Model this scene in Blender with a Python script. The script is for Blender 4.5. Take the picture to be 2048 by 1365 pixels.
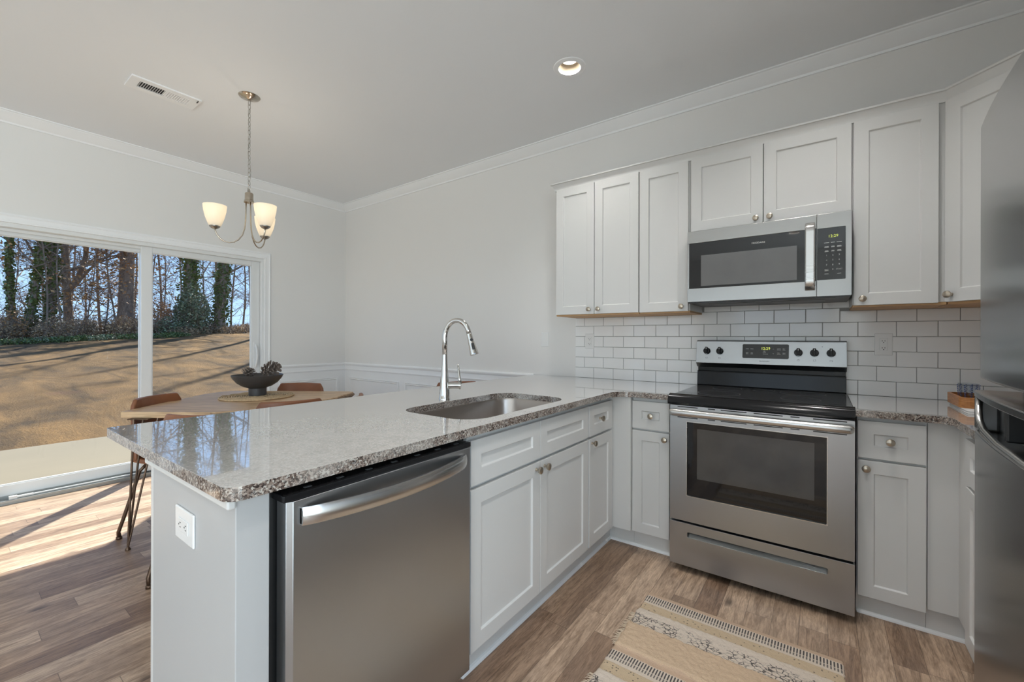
import bpy, bmesh, math, random
from mathutils import Vector, Matrix, noise as mnoise
from mathutils.geometry import tessellate_polygon
R = math.radians
PI = math.pi
for o in list(bpy.data.objects):
    bpy.data.objects.remove(o, do_unlink=True)
SC = bpy.context.scene
COL = SC.collection

# ------------------------------------------------------------------ camera
F_PX, TH, Y0, ROLL = 850.84, 0.62965, 676.02, -0.0027
cam = bpy.data.cameras.new('camera')
camo = bpy.data.objects.new('camera', cam)
COL.objects.link(camo)
cam.sensor_width = 36.0
cam.lens = F_PX * 36.0 / 2048.0
cam.shift_y = -(682.5 - Y0) / 2048.0
cam.clip_start = 0.05
cam.clip_end = 400
camo.matrix_world = (Matrix.Translation((0.6463, -3.0495, 1.2252)) @ Matrix.Rotation(TH, 4, 'Z')
                     @ Matrix.Rotation(R(90), 4, 'X') @ Matrix.Rotation(-ROLL, 4, 'Z'))
SC.camera = camo

# ------------------------------------------------------------------ light
world = bpy.data.worlds.new('world')
SC.world = world
world.use_nodes = True
wn = world.node_tree
for n in list(wn.nodes):
    wn.nodes.remove(n)
tcw = wn.nodes.new('ShaderNodeTexCoord')
spw = wn.nodes.new('ShaderNodeSeparateXYZ')
wn.links.new(tcw.outputs['Generated'], spw.inputs[0])
sky = wn.nodes.new('ShaderNodeValToRGB')       # clear winter sky: paler near the horizon, deeper overhead
e_ = sky.color_ramp.elements
while len(e_) < 5: e_.new(0.5)
for i_, (p_, c_) in enumerate([(0.0, (.30, .27, .22)), (0.495, (.34, .36, .36)), (0.505, (.56, .80, 1.16)), (0.62, (.36, .62, 1.12)), (1.0, (.12, .26, .66))]):
    e_[i_].position = p_; e_[i_].color = (c_[0] * 1.12, c_[1] * 1.1, c_[2] * 1.08, 1)
mpw = wn.nodes.new('ShaderNodeMapRange')
mpw.inputs[1].default_value = -1; mpw.inputs[2].default_value = 1
wn.links.new(spw.outputs[2], mpw.inputs[0]); wn.links.new(mpw.outputs[0], sky.inputs[0])
bg = wn.nodes.new('ShaderNodeBackground')
bg.inputs['Strength'].default_value = 1.0
wo = wn.nodes.new('ShaderNodeOutputWorld')
wn.links.new(sky.outputs[0], bg.inputs[0])
wn.links.new(bg.outputs[0], wo.inputs[0])

def lamp(name, kind, energy, loc, color=(1, 1, 1), size=None, size_y=None, direction=None, angle=None, shape=None, spread=None):
    l = bpy.data.lights.new(name, kind)
    l.energy = energy
    l.color = color
    if size is not None:
        if kind == 'AREA':
            l.size = size
            if spread: l.spread = spread
            if size_y:
                l.shape = 'RECTANGLE'
                l.size_y = size_y
            if shape:
                l.shape = shape
        else:
            l.shadow_soft_size = size
    if angle is not None:
        l.angle = angle
    o = bpy.data.objects.new(name, l)
    COL.objects.link(o)
    o.location = loc
    if direction is not None:
        o.rotation_euler = Vector(direction).to_track_quat('-Z', 'Y').to_euler()
    return o

EL = R(43.7)
SUN_DIR = Vector((math.cos(R(43.3)) * math.cos(EL), -math.sin(R(43.3)) * math.cos(EL), -math.sin(EL)))
lamp('sun', 'SUN', 10.5, (-10, 8, 12), (1.0, 0.955, 0.89), direction=SUN_DIR, angle=R(0.9))
# fill lamps added outside made-up, unseen windows behind and beside the camera
REAR_Y = -7.2
ADDED_REAR_WINDOWS = [(-3.3, -1.7), (-0.9, 0.7), ]
for (xa, xb) in ADDED_REAR_WINDOWS:
    lamp('added_rear_fill', 'AREA', 9, ((xa + xb) / 2, REAR_Y - 0.25, 1.45), (0.97, 0.985, 1.0),
         size=xb - xa, size_y=1.5, direction=(0, 1, 0.12))
ADDED_RIGHT_WINDOWS = [(-6.9, -4.95), (-4.6, -2.70)]  # unseen openings in the right wall, added to brighten the room
RWZ = (0.12, 2.35)
for (ya, yb), pw_ in zip(ADDED_RIGHT_WINDOWS, (150, 40)):
    lamp('added_right_fill', 'AREA', pw_, (1.70 + 0.4, (ya + yb) / 2, 1.25), (0.87, 0.94, 1.0),
         size=yb - ya, size_y=2.2, direction=(-1, 0, 0.25))
CANS = [(-0.581, -0.786), (0.62, -0.98), (0.45, -2.15), (0.62, -3.9), (-0.95, -3.9), (-2.7, -4.6), (0.3, -5.6)]  # first can is in view; the rest are unseen, added as fill
CAN_W = 4.4
CEIL = 2.85
for (x, y) in CANS:
    lamp('downlight_glow', 'AREA', CAN_W * (.8, 1.05, 1.25, .8, .8, 1.0, 1.0)[CANS.index((x, y))], (x, y, CEIL + 0.0435), (1.0, 0.98, 0.955),
         size=0.080, shape='DISK', direction=(0, 0, -1), spread=R(112))
vs = SC.view_settings
vs.view_transform = 'Standard'
vs.look = 'None'
vs.exposure = 0.28
vs.gamma = 1.0
vs.use_curve_mapping = False
SC.cycles.max_bounces = 7
SC.cycles.diffuse_bounces = 5
SC.cycles.glossy_bounces = 4
SC.cycles.transparent_max_bounces = 12
SC.cycles.sample_clamp_indirect = 8.0
SC.cycles.caustics_reflective = False
SC.cycles.caustics_refractive = False

# ------------------------------------------------------------------ node helper and materials
class NT:
    def __init__(s, name):
        s.m = bpy.data.materials.new(name)
        s.m.use_nodes = True
        s.t = s.m.node_tree
        for n in list(s.t.nodes):
            s.t.nodes.remove(n)
        s.out = s.t.nodes.new('ShaderNodeOutputMaterial')
    def n(s, kind, **kw):
        nd = s.t.nodes.new('ShaderNode' + kind)
        for k, v in kw.items():
            setattr(nd, k, v)
        return nd
    def put(s, sock, v):
        if v is None:
            return
        if isinstance(v, bpy.types.NodeSocket):
            s.t.links.new(v, sock)
        else:
            if isinstance(v, (tuple, list)) and len(v) == 3 and sock.type == 'RGBA':
                v = (*v, 1)
            sock.default_value = v
    def math(s, op, a, b=None, c=None, clamp=False):
        nd = s.n('Math', operation=op, use_clamp=clamp)
        s.put(nd.inputs[0], a)
        if b is not None: s.put(nd.inputs[1], b)
        if c is not None: s.put(nd.inputs[2], c)
        return nd.outputs[0]
    def co(s):
        return s.n('TexCoord').outputs['Object']
    def sep(s, v):
        nd = s.n('SeparateXYZ'); s.put(nd.inputs[0], v)
        return nd.outputs
    def comb(s, x=0, y=0, z=0):
        nd = s.n('CombineXYZ')
        s.put(nd.inputs[0], x); s.put(nd.inputs[1], y); s.put(nd.inputs[2], z)
        return nd.outputs[0]
    def vmul(s, v, k):
        nd = s.n('VectorMath', operation='MULTIPLY'); s.put(nd.inputs[0], v); s.put(nd.inputs[1], k)
        return nd.outputs[0]
    def noise(s, v, scale=5, detail=3, rough=0.55, dist=0.0, out=0):
        nd = s.n('TexNoise')
        if v is not None: s.put(nd.inputs['Vector'], v)
        nd.inputs['Scale'].default_value = scale
        nd.inputs['Detail'].default_value = detail
        nd.inputs['Roughness'].default_value = rough
        nd.inputs['Distortion'].default_value = dist
        return nd.outputs[out]
    def voro(s, v, scale=5, out='Color', feature='F1'):
        nd = s.n('TexVoronoi', feature=feature); s.put(nd.inputs['Vector'], v)
        nd.inputs['Scale'].default_value = scale
        return nd.outputs[out]
    def white(s, v):
        nd = s.n('TexWhiteNoise'); s.put(nd.inputs['Vector'], v)
        return nd.outputs
    def ramp(s, f, stops, interp='LINEAR'):
        nd = s.n('ValToRGB'); nd.color_ramp.interpolation = interp
        e = nd.color_ramp.elements
        while len(e) < len(stops): e.new(0.5)
        for i, (p, c) in enumerate(stops):
            e[i].position = p
            if isinstance(c, (int, float)): c = (c, c, c)
            e[i].color = (*c, 1)
        s.put(nd.inputs[0], f)
        return nd.outputs[0]
    def mix(s, f, a, b, blend='MIX'):
        nd = s.n('Mix', data_type='RGBA', blend_type=blend)
        s.put(nd.inputs[0], f); s.put(nd.inputs[6], a); s.put(nd.inputs[7], b)
        return nd.outputs[2]
    def rng(s, v, a, b, c, d):
        nd = s.n('MapRange')
        for i, q in enumerate((v, a, b, c, d)): s.put(nd.inputs[i], q)
        return nd.outputs[0]
    def bump(s, h, strength=0.2, dist=0.01):
        nd = s.n('Bump'); s.put(nd.inputs['Height'], h)
        nd.inputs['Strength'].default_value = strength
        nd.inputs['Distance'].default_value = dist
        return nd.outputs[0]
    def pbr(s, color, rough=0.5, metal=0.0, normal=None, **kw):
        b = s.n('BsdfPrincipled')
        s.put(b.inputs['Base Color'], color); s.put(b.inputs['Roughness'], rough); s.put(b.inputs['Metallic'], metal)
        if normal is not None: s.put(b.inputs['Normal'], normal)
        for k, v in kw.items(): s.put(b.inputs[k.replace('_', ' ')], v)
        s.t.links.new(b.outputs[0], s.out.inputs[0])
        return s.m

def simple(name, color, rough=0.5, metal=0.0, var=0.03, scale=12, bump=0.0, bscale=200, **kw):
    t = NT(name)
    c = t.co()
    nz = t.noise(c, scale, 3)
    lo = tuple(max(0, q * (1 - var)) for q in color); hi = tuple(min(1, q * (1 + var)) for q in color)
    col = t.mix(nz, lo, hi)
    nrm = t.bump(t.noise(c, bscale, 2), bump, 0.002) if bump else None
    return t.pbr(col, rough, metal, nrm, **kw)

M = {}
M['wall'] = simple('greige_wall_paint', (0.80, 0.785, 0.765), 0.6, var=0.012, scale=1.5, bump=0.08, bscale=320)
M['ceiling'] = simple('ceiling_paint', (0.855, 0.87, 0.89), 0.75, var=0.01, scale=1, bump=0.06, bscale=260)
M['trim'] = simple('white_trim_paint', (0.885, 0.89, 0.895), 0.35, var=0.01, scale=4)
M['panel'] = simple('shade_greyed_end_panel', (0.48, 0.48, 0.478), 0.4, var=0.01, scale=3)  # panel white greyed in the colour to stand in for shade
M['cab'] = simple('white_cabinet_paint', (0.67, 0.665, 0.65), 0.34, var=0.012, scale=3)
M['vinyl'] = simple('white_vinyl', (0.78, 0.79, 0.79), 0.3, var=0.01)
M['plastic'] = simple('white_plastic', (0.8, 0.8, 0.79), 0.25, var=0.01)
M['dark'] = simple('dark_slot', (0.02, 0.02, 0.02), 0.6)
M['tilew'] = simple('white_glazed_tile', (0.87, 0.87, 0.865), 0.09, var=0.03, scale=7, bump=0.03, bscale=14)
M['grout'] = simple('grey_grout', (0.36, 0.36, 0.35), 0.85, var=0.1)
M['woodcab'] = simple('unpainted_cabinet_wood', (0.55, 0.33, 0.16), 0.55, var=0.15, scale=9)
M['black'] = simple('black_enamel', (0.012, 0.012, 0.013), 0.16, var=0.1, IOR=1.32)
M['blackg'] = simple('black_glass', (0.010, 0.010, 0.011), 0.035, var=0.1)
M['ovenin'] = simple('oven_window_glass', (0.075, 0.073, 0.07), 0.06, var=0.35, scale=6)
M['mwin'] = simple('microwave_window_glass', (0.15, 0.15, 0.15), 0.07, var=0.1)
M['blackp'] = simple('black_plastic', (0.018, 0.018, 0.018), 0.35, var=0.1)
M['knobm'] = simple('brushed_nickel_knob', (0.50, 0.44, 0.36), 0.3, 1.0, var=0.1, scale=60)
M['nickel'] = simple('warm_brushed_nickel', (0.52, 0.46, 0.38), 0.2, 1.0, var=0.08, scale=40)
M['nickeld'] = simple('nickel_chain_metal', (0.42, 0.40, 0.37), 0.35, 1.0, var=0.1, scale=40)
M['chrome'] = simple('polished_chrome', (0.62, 0.61, 0.59), 0.07, 1.0, var=0.02)
M['sinkm'] = simple('satin_sink_steel', (0.46, 0.42, 0.39), 0.28, 1.0, var=0.05)
M['bronze'] = simple('dark_bronze_metal', (0.12, 0.075, 0.05), 0.4, 0.75, var=0.15, scale=30)
M['leather'] = simple('cognac_leather', (0.235, 0.088, 0.038), 0.42, var=0.18, scale=14, bump=0.12, bscale=180)
M['bowl'] = simple('matte_charcoal_ceramic', (0.055, 0.052, 0.052), 0.42, var=0.1)
M['print'] = simple('grey_white_print', (0.62, 0.62, 0.6), 0.5)
M['printk'] = simple('black_print', (0.03, 0.03, 0.03), 0.5)
M['towel'] = simple('white_towel_cotton', (0.8, 0.79, 0.78), 0.9, var=0.04, bump=0.4, bscale=250)
M['concrete'] = simple('patio_concrete', (0.172, 0.138, 0.090), 0.85, var=0.12, scale=1.3, bump=0.15, bscale=80)
M['extwall'] = simple('exterior_siding', (0.55, 0.53, 0.5), 0.7)

def emis(name, color, strength, base=(0.02, 0.02, 0.02)):
    t = NT(name)
    return t.pbr(base, 0.5, Emission_Color=(*color, 1), Emission_Strength=strength)
M['led'] = emis('green_clock_digits', (0.55, 0.62, 0.10), 1.1)
M['lens'] = emis('lit_downlight_lens', (1.0, 0.95, 0.86), 3.2)
M['baffle'] = simple('downlight_baffle', (0.16, 0.125, 0.082), 0.6, var=0.02)
t = NT('lit_frosted_glass')
b = t.n('BsdfPrincipled')
t.put(b.inputs['Base Color'], (0.72, 0.68, 0.62)); t.put(b.inputs['Roughness'], 0.35)
t.put(b.inputs['Emission Color'], (1.0, 0.86, 0.66, 1)); t.put(b.inputs['Emission Strength'], 0.26)
tr = t.n('BsdfTranslucent'); t.put(tr.inputs[0], (0.95, 0.9, 0.8))
mx = t.n('MixShader'); mx.inputs[0].default_value = 0.5
t.t.links.new(b.outputs[0], mx.inputs[1]); t.t.links.new(tr.outputs[0], mx.inputs[2]); t.t.links.new(mx.outputs[0], t.out.inputs[0])
M['shade'] = t.m

def glass_mat(name, tint, ior=1.45, rough=0.0):
    t = NT(name)
    tr = t.n('BsdfTransparent'); t.put(tr.inputs[0], tint)
    gl = t.n('BsdfGlossy'); t.put(gl.inputs[0], (1, 1, 1)); t.put(gl.inputs['Roughness'], rough)
    fr = t.n('Fresnel'); fr.inputs[0].default_value = ior
    mx = t.n('MixShader')
    bf = t.n('NewGeometry').outputs['Backfacing']
    t.put(mx.inputs[0], t.math('MULTIPLY', fr.outputs[0], t.math('SUBTRACT', 1.0, bf)))
    t.t.links.new(tr.outputs[0], mx.inputs[1]); t.t.links.new(gl.outputs[0], mx.inputs[2])
    t.t.links.new(mx.outputs[0], t.out.inputs[0])
    return t.m
M['pane'] = glass_mat('clear_window_glass', (0.93, 0.96, 0.95), 1.35)
M['cup'] = glass_mat('clear_drinking_glass', (0.86, 0.88, 0.9), 1.4)

def stainless(name, base, rough, vert=True, aniso=0.55):
    t = NT(name)
    c = t.co()
    k = (130, 130, 1.2) if not vert else (3, 3, 300)
    st = t.noise(t.vmul(c, k), 1.0, 2)
    cl = t.noise(c, 2.4, 2)
    col = t.mix(cl, tuple(q * 0.88 for q in base), tuple(q * 1.08 for q in base))
    rg = t.rng(t.math('ADD', t.math('MULTIPLY', st, 0.4), t.math('MULTIPLY', cl, 0.6)), 0.3, 0.7, rough * 0.93, rough * 1.08)
    return t.pbr(col, rg, 1.0, Anisotropic=0.6)
M['steel'] = stainless('brushed_stainless', (0.425, 0.44, 0.455), 0.29, vert=False)
M['mwsteel'] = stainless('microwave_stainless', (0.40, 0.39, 0.375), 0.30, vert=False)
M['steelh'] = stainless('satin_stainless_handle', (0.60, 0.59, 0.575), 0.26)
M['steeld'] = stainless('dishwasher_stainless', (0.44, 0.46, 0.48), 0.34, vert=False)
M['fridge'] = stainless('refrigerator_stainless', (0.44, 0.435, 0.43), 0.24, vert=False)

# floor planks
t = NT('oak_vinyl_planks')
c = t.sep(t.co())
W_, L_ = 0.0985, 0.92
cx = t.math('DIVIDE', t.math('ADD', c[0], 0.119), W_)
ci = t.math('FLOOR', cx)
off = t.math('MULTIPLY', t.white(t.comb(ci, 3.3, 0))[0], L_)
ry = t.math('DIVIDE', t.math('ADD', c[1], off), L_)
ri = t.math('FLOOR', ry)
idc = t.white(t.comb(ci, ri, 1.7))
idv = idc[0]
gv = t.comb(t.math('MULTIPLY', c[0], 1.0), t.math('MULTIPLY', c[1], 0.11), t.math('MULTIPLY', idv, 37.0))
g1 = t.noise(gv, 38, 6, 0.68, 1.3)
g2 = t.noise(gv, 230, 4, 0.7, 0.2)
g3 = t.noise(t.comb(c[0], t.math('MULTIPLY', c[1], 0.35), t.math('MULTIPLY', idv, 11.0)), 7, 3, 0.5, 0.8)
tone = t.ramp(idv, [(0.0, (0.30, 0.195, 0.130)), (0.35, (0.41, 0.285, 0.198)), (0.65, (0.53, 0.385, 0.275)), (1.0, (0.66, 0.50, 0.37))])
gm = t.math('ADD', t.math('MULTIPLY', g1, 0.62), t.math('MULTIPLY', g2, 0.38))
col = t.mix(t.rng(gm, 0.39, 0.61, 0.0, 1.0), (0.46, 0.41, 0.37), (1.22, 1.20, 1.18))
col = t.mix(1.0, tone, col, 'MULTIPLY')
col = t.mix(t.rng(g3, 0.35, 0.7, 0.35, 0.0), col, (0.13, 0.09, 0.07))
kn = t.voro(t.comb(t.math('MULTIPLY', c[0], 1.0), t.math('MULTIPLY', c[1], 0.55), idv), 4.2, 'Distance')
col = t.mix(t.rng(kn, 0.03, 0.11, 0.75, 0.0), col, (0.055, 0.032, 0.02))
fx = t.math('FRACT', cx); fy = t.math('FRACT', ry)
gx = t.math('LESS_THAN', t.math('MINIMUM', fx, t.math('SUBTRACT', 1.0, fx)), 0.010)
gy = t.math('LESS_THAN', t.math('MINIMUM', fy, t.math('SUBTRACT', 1.0, fy)), 0.0012)
gap = t.math('MAXIMUM', gx, gy)
col = t.mix(t.math('MULTIPLY', gap, 0.6), col, (0.05, 0.032, 0.022))
M['floor'] = t.pbr(col, t.rng(gm, 0.3, 0.7, 0.30, 0.42), 0.0, t.bump(t.math('SUBTRACT', gm, gap), 0.12, 0.002))

# granite
t = NT('speckled_granite')
c = t.co()
wob = t.n('VectorMath', operation='ADD')
t.put(wob.inputs[0], c); t.put(wob.inputs[1], t.vmul(t.noise(c, 45, 2, out=1), (0.012, 0.012, 0.012)))
v1 = t.voro(wob.outputs[0], 215, 'Color')
s1 = t.sep(v1)
colg = t.ramp(s1[0], [(0.0, (0.04, 0.028, 0.024)), (0.14, (0.12, 0.085, 0.07)), (0.34, (0.24, 0.185, 0.155)), (0.58, (0.37, 0.31, 0.265)), (0.80, (0.50, 0.46, 0.41)), (0.93, (0.22, 0.205, 0.19))], 'CONSTANT')
v2 = t.voro(wob.outputs[0], 420, 'Color')
s2 = t.sep(v2)
colg = t.mix(t.math('GREATER_THAN', s2[1], 0.86), colg, (0.07, 0.05, 0.045))
cl = t.noise(c, 16, 3)
colg = t.mix(t.rng(cl, 0.4, 0.65, 0.0, 0.35), colg, (0.62, 0.58, 0.53))
# same stone all over: upward faces paled to paint in reflected room light
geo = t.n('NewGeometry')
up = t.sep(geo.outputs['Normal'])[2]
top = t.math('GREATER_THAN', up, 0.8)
sheen_top = t.mix(0.58, colg, (0.70, 0.69, 0.67))
M['granite'] = t.pbr(t.mix(top, colg, sheen_top), 0.06, 0.0, IOR=1.55, Coat_Weight=t.rng(up, 0.5, 0.95, 0.12, 0.9), Coat_IOR=2.0, Coat_Roughness=0.012)

# table wood (grain along local x)
t = NT('pale_acacia_wood')
c = t.sep(t.co())
gv = t.comb(t.math('MULTIPLY', c[0], 0.12), c[1], c[2])
g = t.noise(gv, 30, 5, 0.6, 1.2)
pl = t.white(t.comb(t.math('FLOOR', t.math('MULTIPLY', c[1], 7.0)), 1, 0))[0]
cw = t.mix(t.rng(g, 0.35, 0.65, 0, 1), (0.40, 0.25, 0.135), (0.72, 0.51, 0.31))
cw = t.mix(t.math('MULTIPLY', pl, 0.3), cw, (0.56, 0.35, 0.19))
M['tablewood'] = t.pbr(cw, 0.36, 0.0, t.bump(g, 0.04, 0.001))
t = NT('orange_brown_tray_wood')
c = t.sep(t.co())
g = t.noise(t.comb(t.math('MULTIPLY', c[0], 0.5), t.math('MULTIPLY', c[1], 0.5), t.math('MULTIPLY', c[2], 3)), 40, 4, 0.6, 1.0)
M['traywood'] = t.pbr(t.mix(t.rng(g, 0.35, 0.65, 0, 1), (0.30, 0.115, 0.03), (0.50, 0.22, 0.07)), 0.4)
t = NT('bark')
c = t.co()
g = t.noise(t.vmul(c, (1, 1, 0.25)), 9, 5, 0.65, 1.0)
M['bark'] = t.pbr(t.mix(t.rng(g, 0.3, 0.7, 0, 1), (0.12, 0.085, 0.062), (0.38, 0.29, 0.22)), 0.9, 0, t.bump(g, 0.6, 0.05))
t = NT('live_edge_bark')
g = t.noise(t.co(), 60, 5, 0.65, 1.0)
M['edgebark'] = t.pbr(t.mix(t.rng(g, 0.35, 0.65, 0, 1), (0.14, 0.08, 0.045), (0.36, 0.25, 0.16)), 0.7, 0, t.bump(g, 0.6, 0.005))

def leafmat(name, a, bcol, rough=0.55):
    t = NT(name)
    oi = t.white(t.vmul(t.co(), (3.1, 3.1, 3.1)))
    n = t.noise(t.co(), 14, 2)
    return t.pbr(t.mix(t.rng(n, 0.35, 0.65, 0, 1), a, bcol), rough)
M['ivy'] = leafmat('ivy_leaves', (0.05, 0.085, 0.022), (0.21, 0.26, 0.07), 0.4)
M['glossy_leaf'] = leafmat('glossy_shrub_leaves', (0.055, 0.085, 0.035), (0.32, 0.36, 0.20), 0.6)
M['russet'] = leafmat('russet_dry_leaves', (0.32, 0.13, 0.04), (0.60, 0.34, 0.13), 0.7)
M['brush'] = leafmat('dry_undergrowth', (0.24, 0.155, 0.08), (0.52, 0.37, 0.21), 0.9)
M['pine'] = simple('pine_cone_scales', (0.19, 0.15, 0.125), 0.75, var=0.5, scale=45)
M['jute'] = simple('woven_jute', (0.56, 0.41, 0.25), 0.9, var=0.45, scale=90, bump=0.5, bscale=120)
# dry lawn
t = NT('dry_lawn')
c = t.co()
a = t.noise(t.vmul(c, (0.55, 1.3, 1)), 1.0, 5, 0.6, 0.8)
f = t.noise(c, 38, 4, 0.7)
col = t.mix(t.rng(a, 0.34, 0.66, 0, 1), (0.10, 0.052, 0.014), (0.39, 0.205, 0.062))
col = t.mix(t.rng(f, 0.35, 0.65, 0.35, 0), col, (0.07, 0.042, 0.018))
cp = t.noise(t.vmul(c, (0.5, 0.8, 1)), 0.9, 3, 0.5)
col = t.mix(t.rng(cp, 0.66, 0.74, 0, 0.6), col, (0.22, 0.085, 0.055))
M['lawn'] = t.pbr(col, 0.95, 0, t.bump(t.math('ADD', t.math('MULTIPLY', a, 1.6), f), 0.9, 0.13))
M['roof'] = simple('grey_shingle_roof', (0.26, 0.25, 0.245), 0.9, var=0.2, scale=8)
M['brick'] = simple('weathered_brick', (0.30, 0.21, 0.165), 0.9, var=0.25, scale=7)
M['houseglass'] = simple('house_window_glass', (0.08, 0.10, 0.13), 0.15)

# ------------------------------------------------------------------ mesh builder
WORLD_M = {}
class MB:
    def __init__(s, M_=None):
        s.v = []; s.f = []; s.mi = []; s.M = M_ or Matrix.Identity(4); s.cur = 0
    def add(s, vs_, fs, mi=None):
        b0 = len(s.v)
        s.v += [s.M @ Vector(p) for p in vs_]
        for f in fs:
            s.f.append([b0 + i for i in f]); s.mi.append(s.cur if mi is None else mi)
        return s
    def box(s, x0, x1, y0, y1, z0, z1, mi=None):
        vs_ = [(x, y, z) for z in (z0, z1) for y in (y0, y1) for x in (x0, x1)]
        return s.add(vs_, [(0, 1, 3, 2), (4, 6, 7, 5), (0, 4, 5, 1), (2, 3, 7, 6), (0, 2, 6, 4), (1, 5, 7, 3)], mi)
    def prism(s, poly, z0, z1, mi=None):
        n = len(poly)
        vs_ = [(x, y, z0) for x, y in poly] + [(x, y, z1) for x, y in poly]
        fs = [tuple(range(n)), tuple(range(2 * n - 1, n - 1, -1))] + [(i, (i + 1) % n, n + (i + 1) % n, n + i) for i in range(n)]
        return s.add(vs_, fs, mi)
    def slab(s, loops, z0, z1, mi=None):
        flat = [p for l in loops for p in l]; n = len(flat)
        tris = tessellate_polygon([[Vector((x, y, 0)) for x, y in l] for l in loops])
        vs_ = [(x, y, z0) for x, y in flat] + [(x, y, z1) for x, y in flat]
        fs = [tuple(tr) for tr in tris] + [tuple(n + i for i in reversed(tr)) for tr in tris]
        b0 = 0
        for l in loops:
            m = len(l)
            fs += [(b0 + i, b0 + (i + 1) % m, n + b0 + (i + 1) % m, n + b0 + i) for i in range(m)]
            b0 += m
        return s.add(vs_, fs, mi)
    def tube(s, pts, rad, n=10, mi=None, caps=True, squash=None):
        pts = [Vector(p) for p in pts]; m = len(pts)
        if not isinstance(rad, (list, tuple)): rad = [rad] * m
        up = None; vs_ = []
        for i, p in enumerate(pts):
            d = (pts[min(i + 1, m - 1)] - pts[max(i - 1, 0)]).normalized()
            if up is None:
                up = d.cross(Vector((0.13, 0.2, 1)) if abs(d.z) < 0.95 else Vector((1, 0.1, 0))).normalized()
            a = (up - d * up.dot(d))
            if a.length < 1e-6: a = d.orthogonal()
            a.normalize(); b_ = d.cross(a); up = a
            for k in range(n):
                an = 2 * PI * k / n
                q = (a * math.cos(an) + b_ * math.sin(an)) * rad[i]
                if squash: q = Vector((q.x * squash[0], q.y * squash[1], q.z * squash[2]))
                vs_.append(p + q)
        fs = [(i * n + k, i * n + (k + 1) % n, (i + 1) * n + (k + 1) % n, (i + 1) * n + k) for i in range(m - 1) for k in range(n)]
        if caps: fs += [tuple(range(n))[::-1], tuple(range((m - 1) * n, m * n))]
        return s.add(vs_, fs, mi)
    def lathe(s, prof, o=(0, 0, 0), ax=(0, 0, 1), n=24, mi=None, caps=True):
        ax = Vector(ax).normalized(); q = ax.orthogonal().normalized(); w = ax.cross(q); o = Vector(o)
        vs_ = [o + ax * z + (q * math.cos(2 * PI * k / n) + w * math.sin(2 * PI * k / n)) * max(r, 1e-5) for r, z in prof for k in range(n)]
        m = len(prof)
        fs = [(i * n + k, i * n + (k + 1) % n, (i + 1) * n + (k + 1) % n, (i + 1) * n + k) for i in range(m - 1) for k in range(n)]
        if caps: fs += [tuple(range(n))[::-1], tuple(range((m - 1) * n, m * n))]
        return s.add(vs_, fs, mi)
    def sweep(s, prof, path, mi=None, closed=False):
        P = [Vector((x, y)) for x, y in path]; n = len(P); k = len(prof); vs_ = []
        for i, p in enumerate(P):
            d0 = (P[i] - P[i - 1]).normalized() if (i > 0 or closed) else None
            d1 = (P[(i + 1) % n] - P[i]).normalized() if (i < n - 1 or closed) else None
            d0 = d0 or d1; d1 = d1 or d0
            r0 = Vector((d0.y, -d0.x)); r1 = Vector((d1.y, -d1.x))
            b_ = (r0 + r1); b_ = b_ / max(b_.dot(r0), 1e-4)
            vs_ += [(p.x + b_.x * o_, p.y + b_.y * o_, z) for o_, z in prof]
        segs = n if closed else n - 1
        fs = [(i * k + j, i * k + (j + 1) % k, ((i + 1) % n) * k + (j + 1) % k, ((i + 1) % n) * k + j) for i in range(segs) for j in range(k)]
        if not closed: fs += [tuple(range(k)), tuple(range((n - 1) * k, n * k))[::-1]]
        return s.add(vs_, fs, mi)
    def shaker(s, u0, u1, z0, z1, rail=0.057, th=0.019, rec=0.008, n1=0.0):
        """door in face coords (u, n, z); front at n=n1, back at n1-th"""
        a = [(u0, z0), (u1, z0), (u1, z1), (u0, z1)]
        r2 = rail + 0.004
        b_ = [(u0 + rail, z0 + rail), (u1 - rail, z0 + rail), (u1 - rail, z1 - rail), (u0 + rail, z1 - rail)]
        c_ = [(u0 + r2, z0 + r2), (u1 - r2, z0 + r2), (u1 - r2, z1 - r2), (u0 + r2, z1 - r2)]
        vs_ = [(u, n1, z) for u, z in a] + [(u, n1, z) for u, z in b_] + [(u, n1 - rec, z) for u, z in c_] + [(u, n1 - th, z) for u, z in a]
        fs = []
        for i in range(4):
            j = (i + 1) % 4
            fs += [(i, j, 4 + j, 4 + i), (4 + i, 4 + j, 8 + j, 8 + i), (i, 12 + i, 12 + j, j)]
        fs += [(8, 9, 10, 11), (15, 14, 13, 12)]
        return s.add(vs_, fs)
    def build(s, name, mats, parent=None, smooth=False, bevel=0.0, seg=2, recalc=True, kind=None, local=False, label=None):
        if not isinstance(mats, (list, tuple)): mats = [mats]
        vs_ = s.v
        if parent is not None and not local:
            inv = WORLD_M.get(parent.name, Matrix.Identity(4)).inverted()
            vs_ = [inv @ v for v in vs_]
        me = bpy.data.meshes.new(name)
        me.from_pydata([tuple(v) for v in vs_], [], s.f)
        for m in mats: me.materials.append(m)
        for i, p in enumerate(me.polygons):
            p.material_index = min(s.mi[i], len(mats) - 1); p.use_smooth = bool(smooth)
        if recalc:
            bm = bmesh.new(); bm.from_mesh(me)
            bmesh.ops.recalc_face_normals(bm, faces=bm.faces)
            bm.to_mesh(me); bm.free()
        if smooth and smooth is not True:
            me.set_sharp_from_angle(angle=R(smooth))
        me.update()
        o = bpy.data.objects.new(name, me)
        COL.objects.link(o)
        if parent is not None:
            o.parent = parent
            WORLD_M[o.name] = WORLD_M.get(parent.name, Matrix.Identity(4))
        if bevel:
            b_ = o.modifiers.new('bevel', 'BEVEL'); b_.width = bevel; b_.segments = seg
            b_.limit_method = 'ANGLE'; b_.angle_limit = R(35)
        if kind: o['kind'] = kind
        if label: o['label'] = label
        return o

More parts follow.
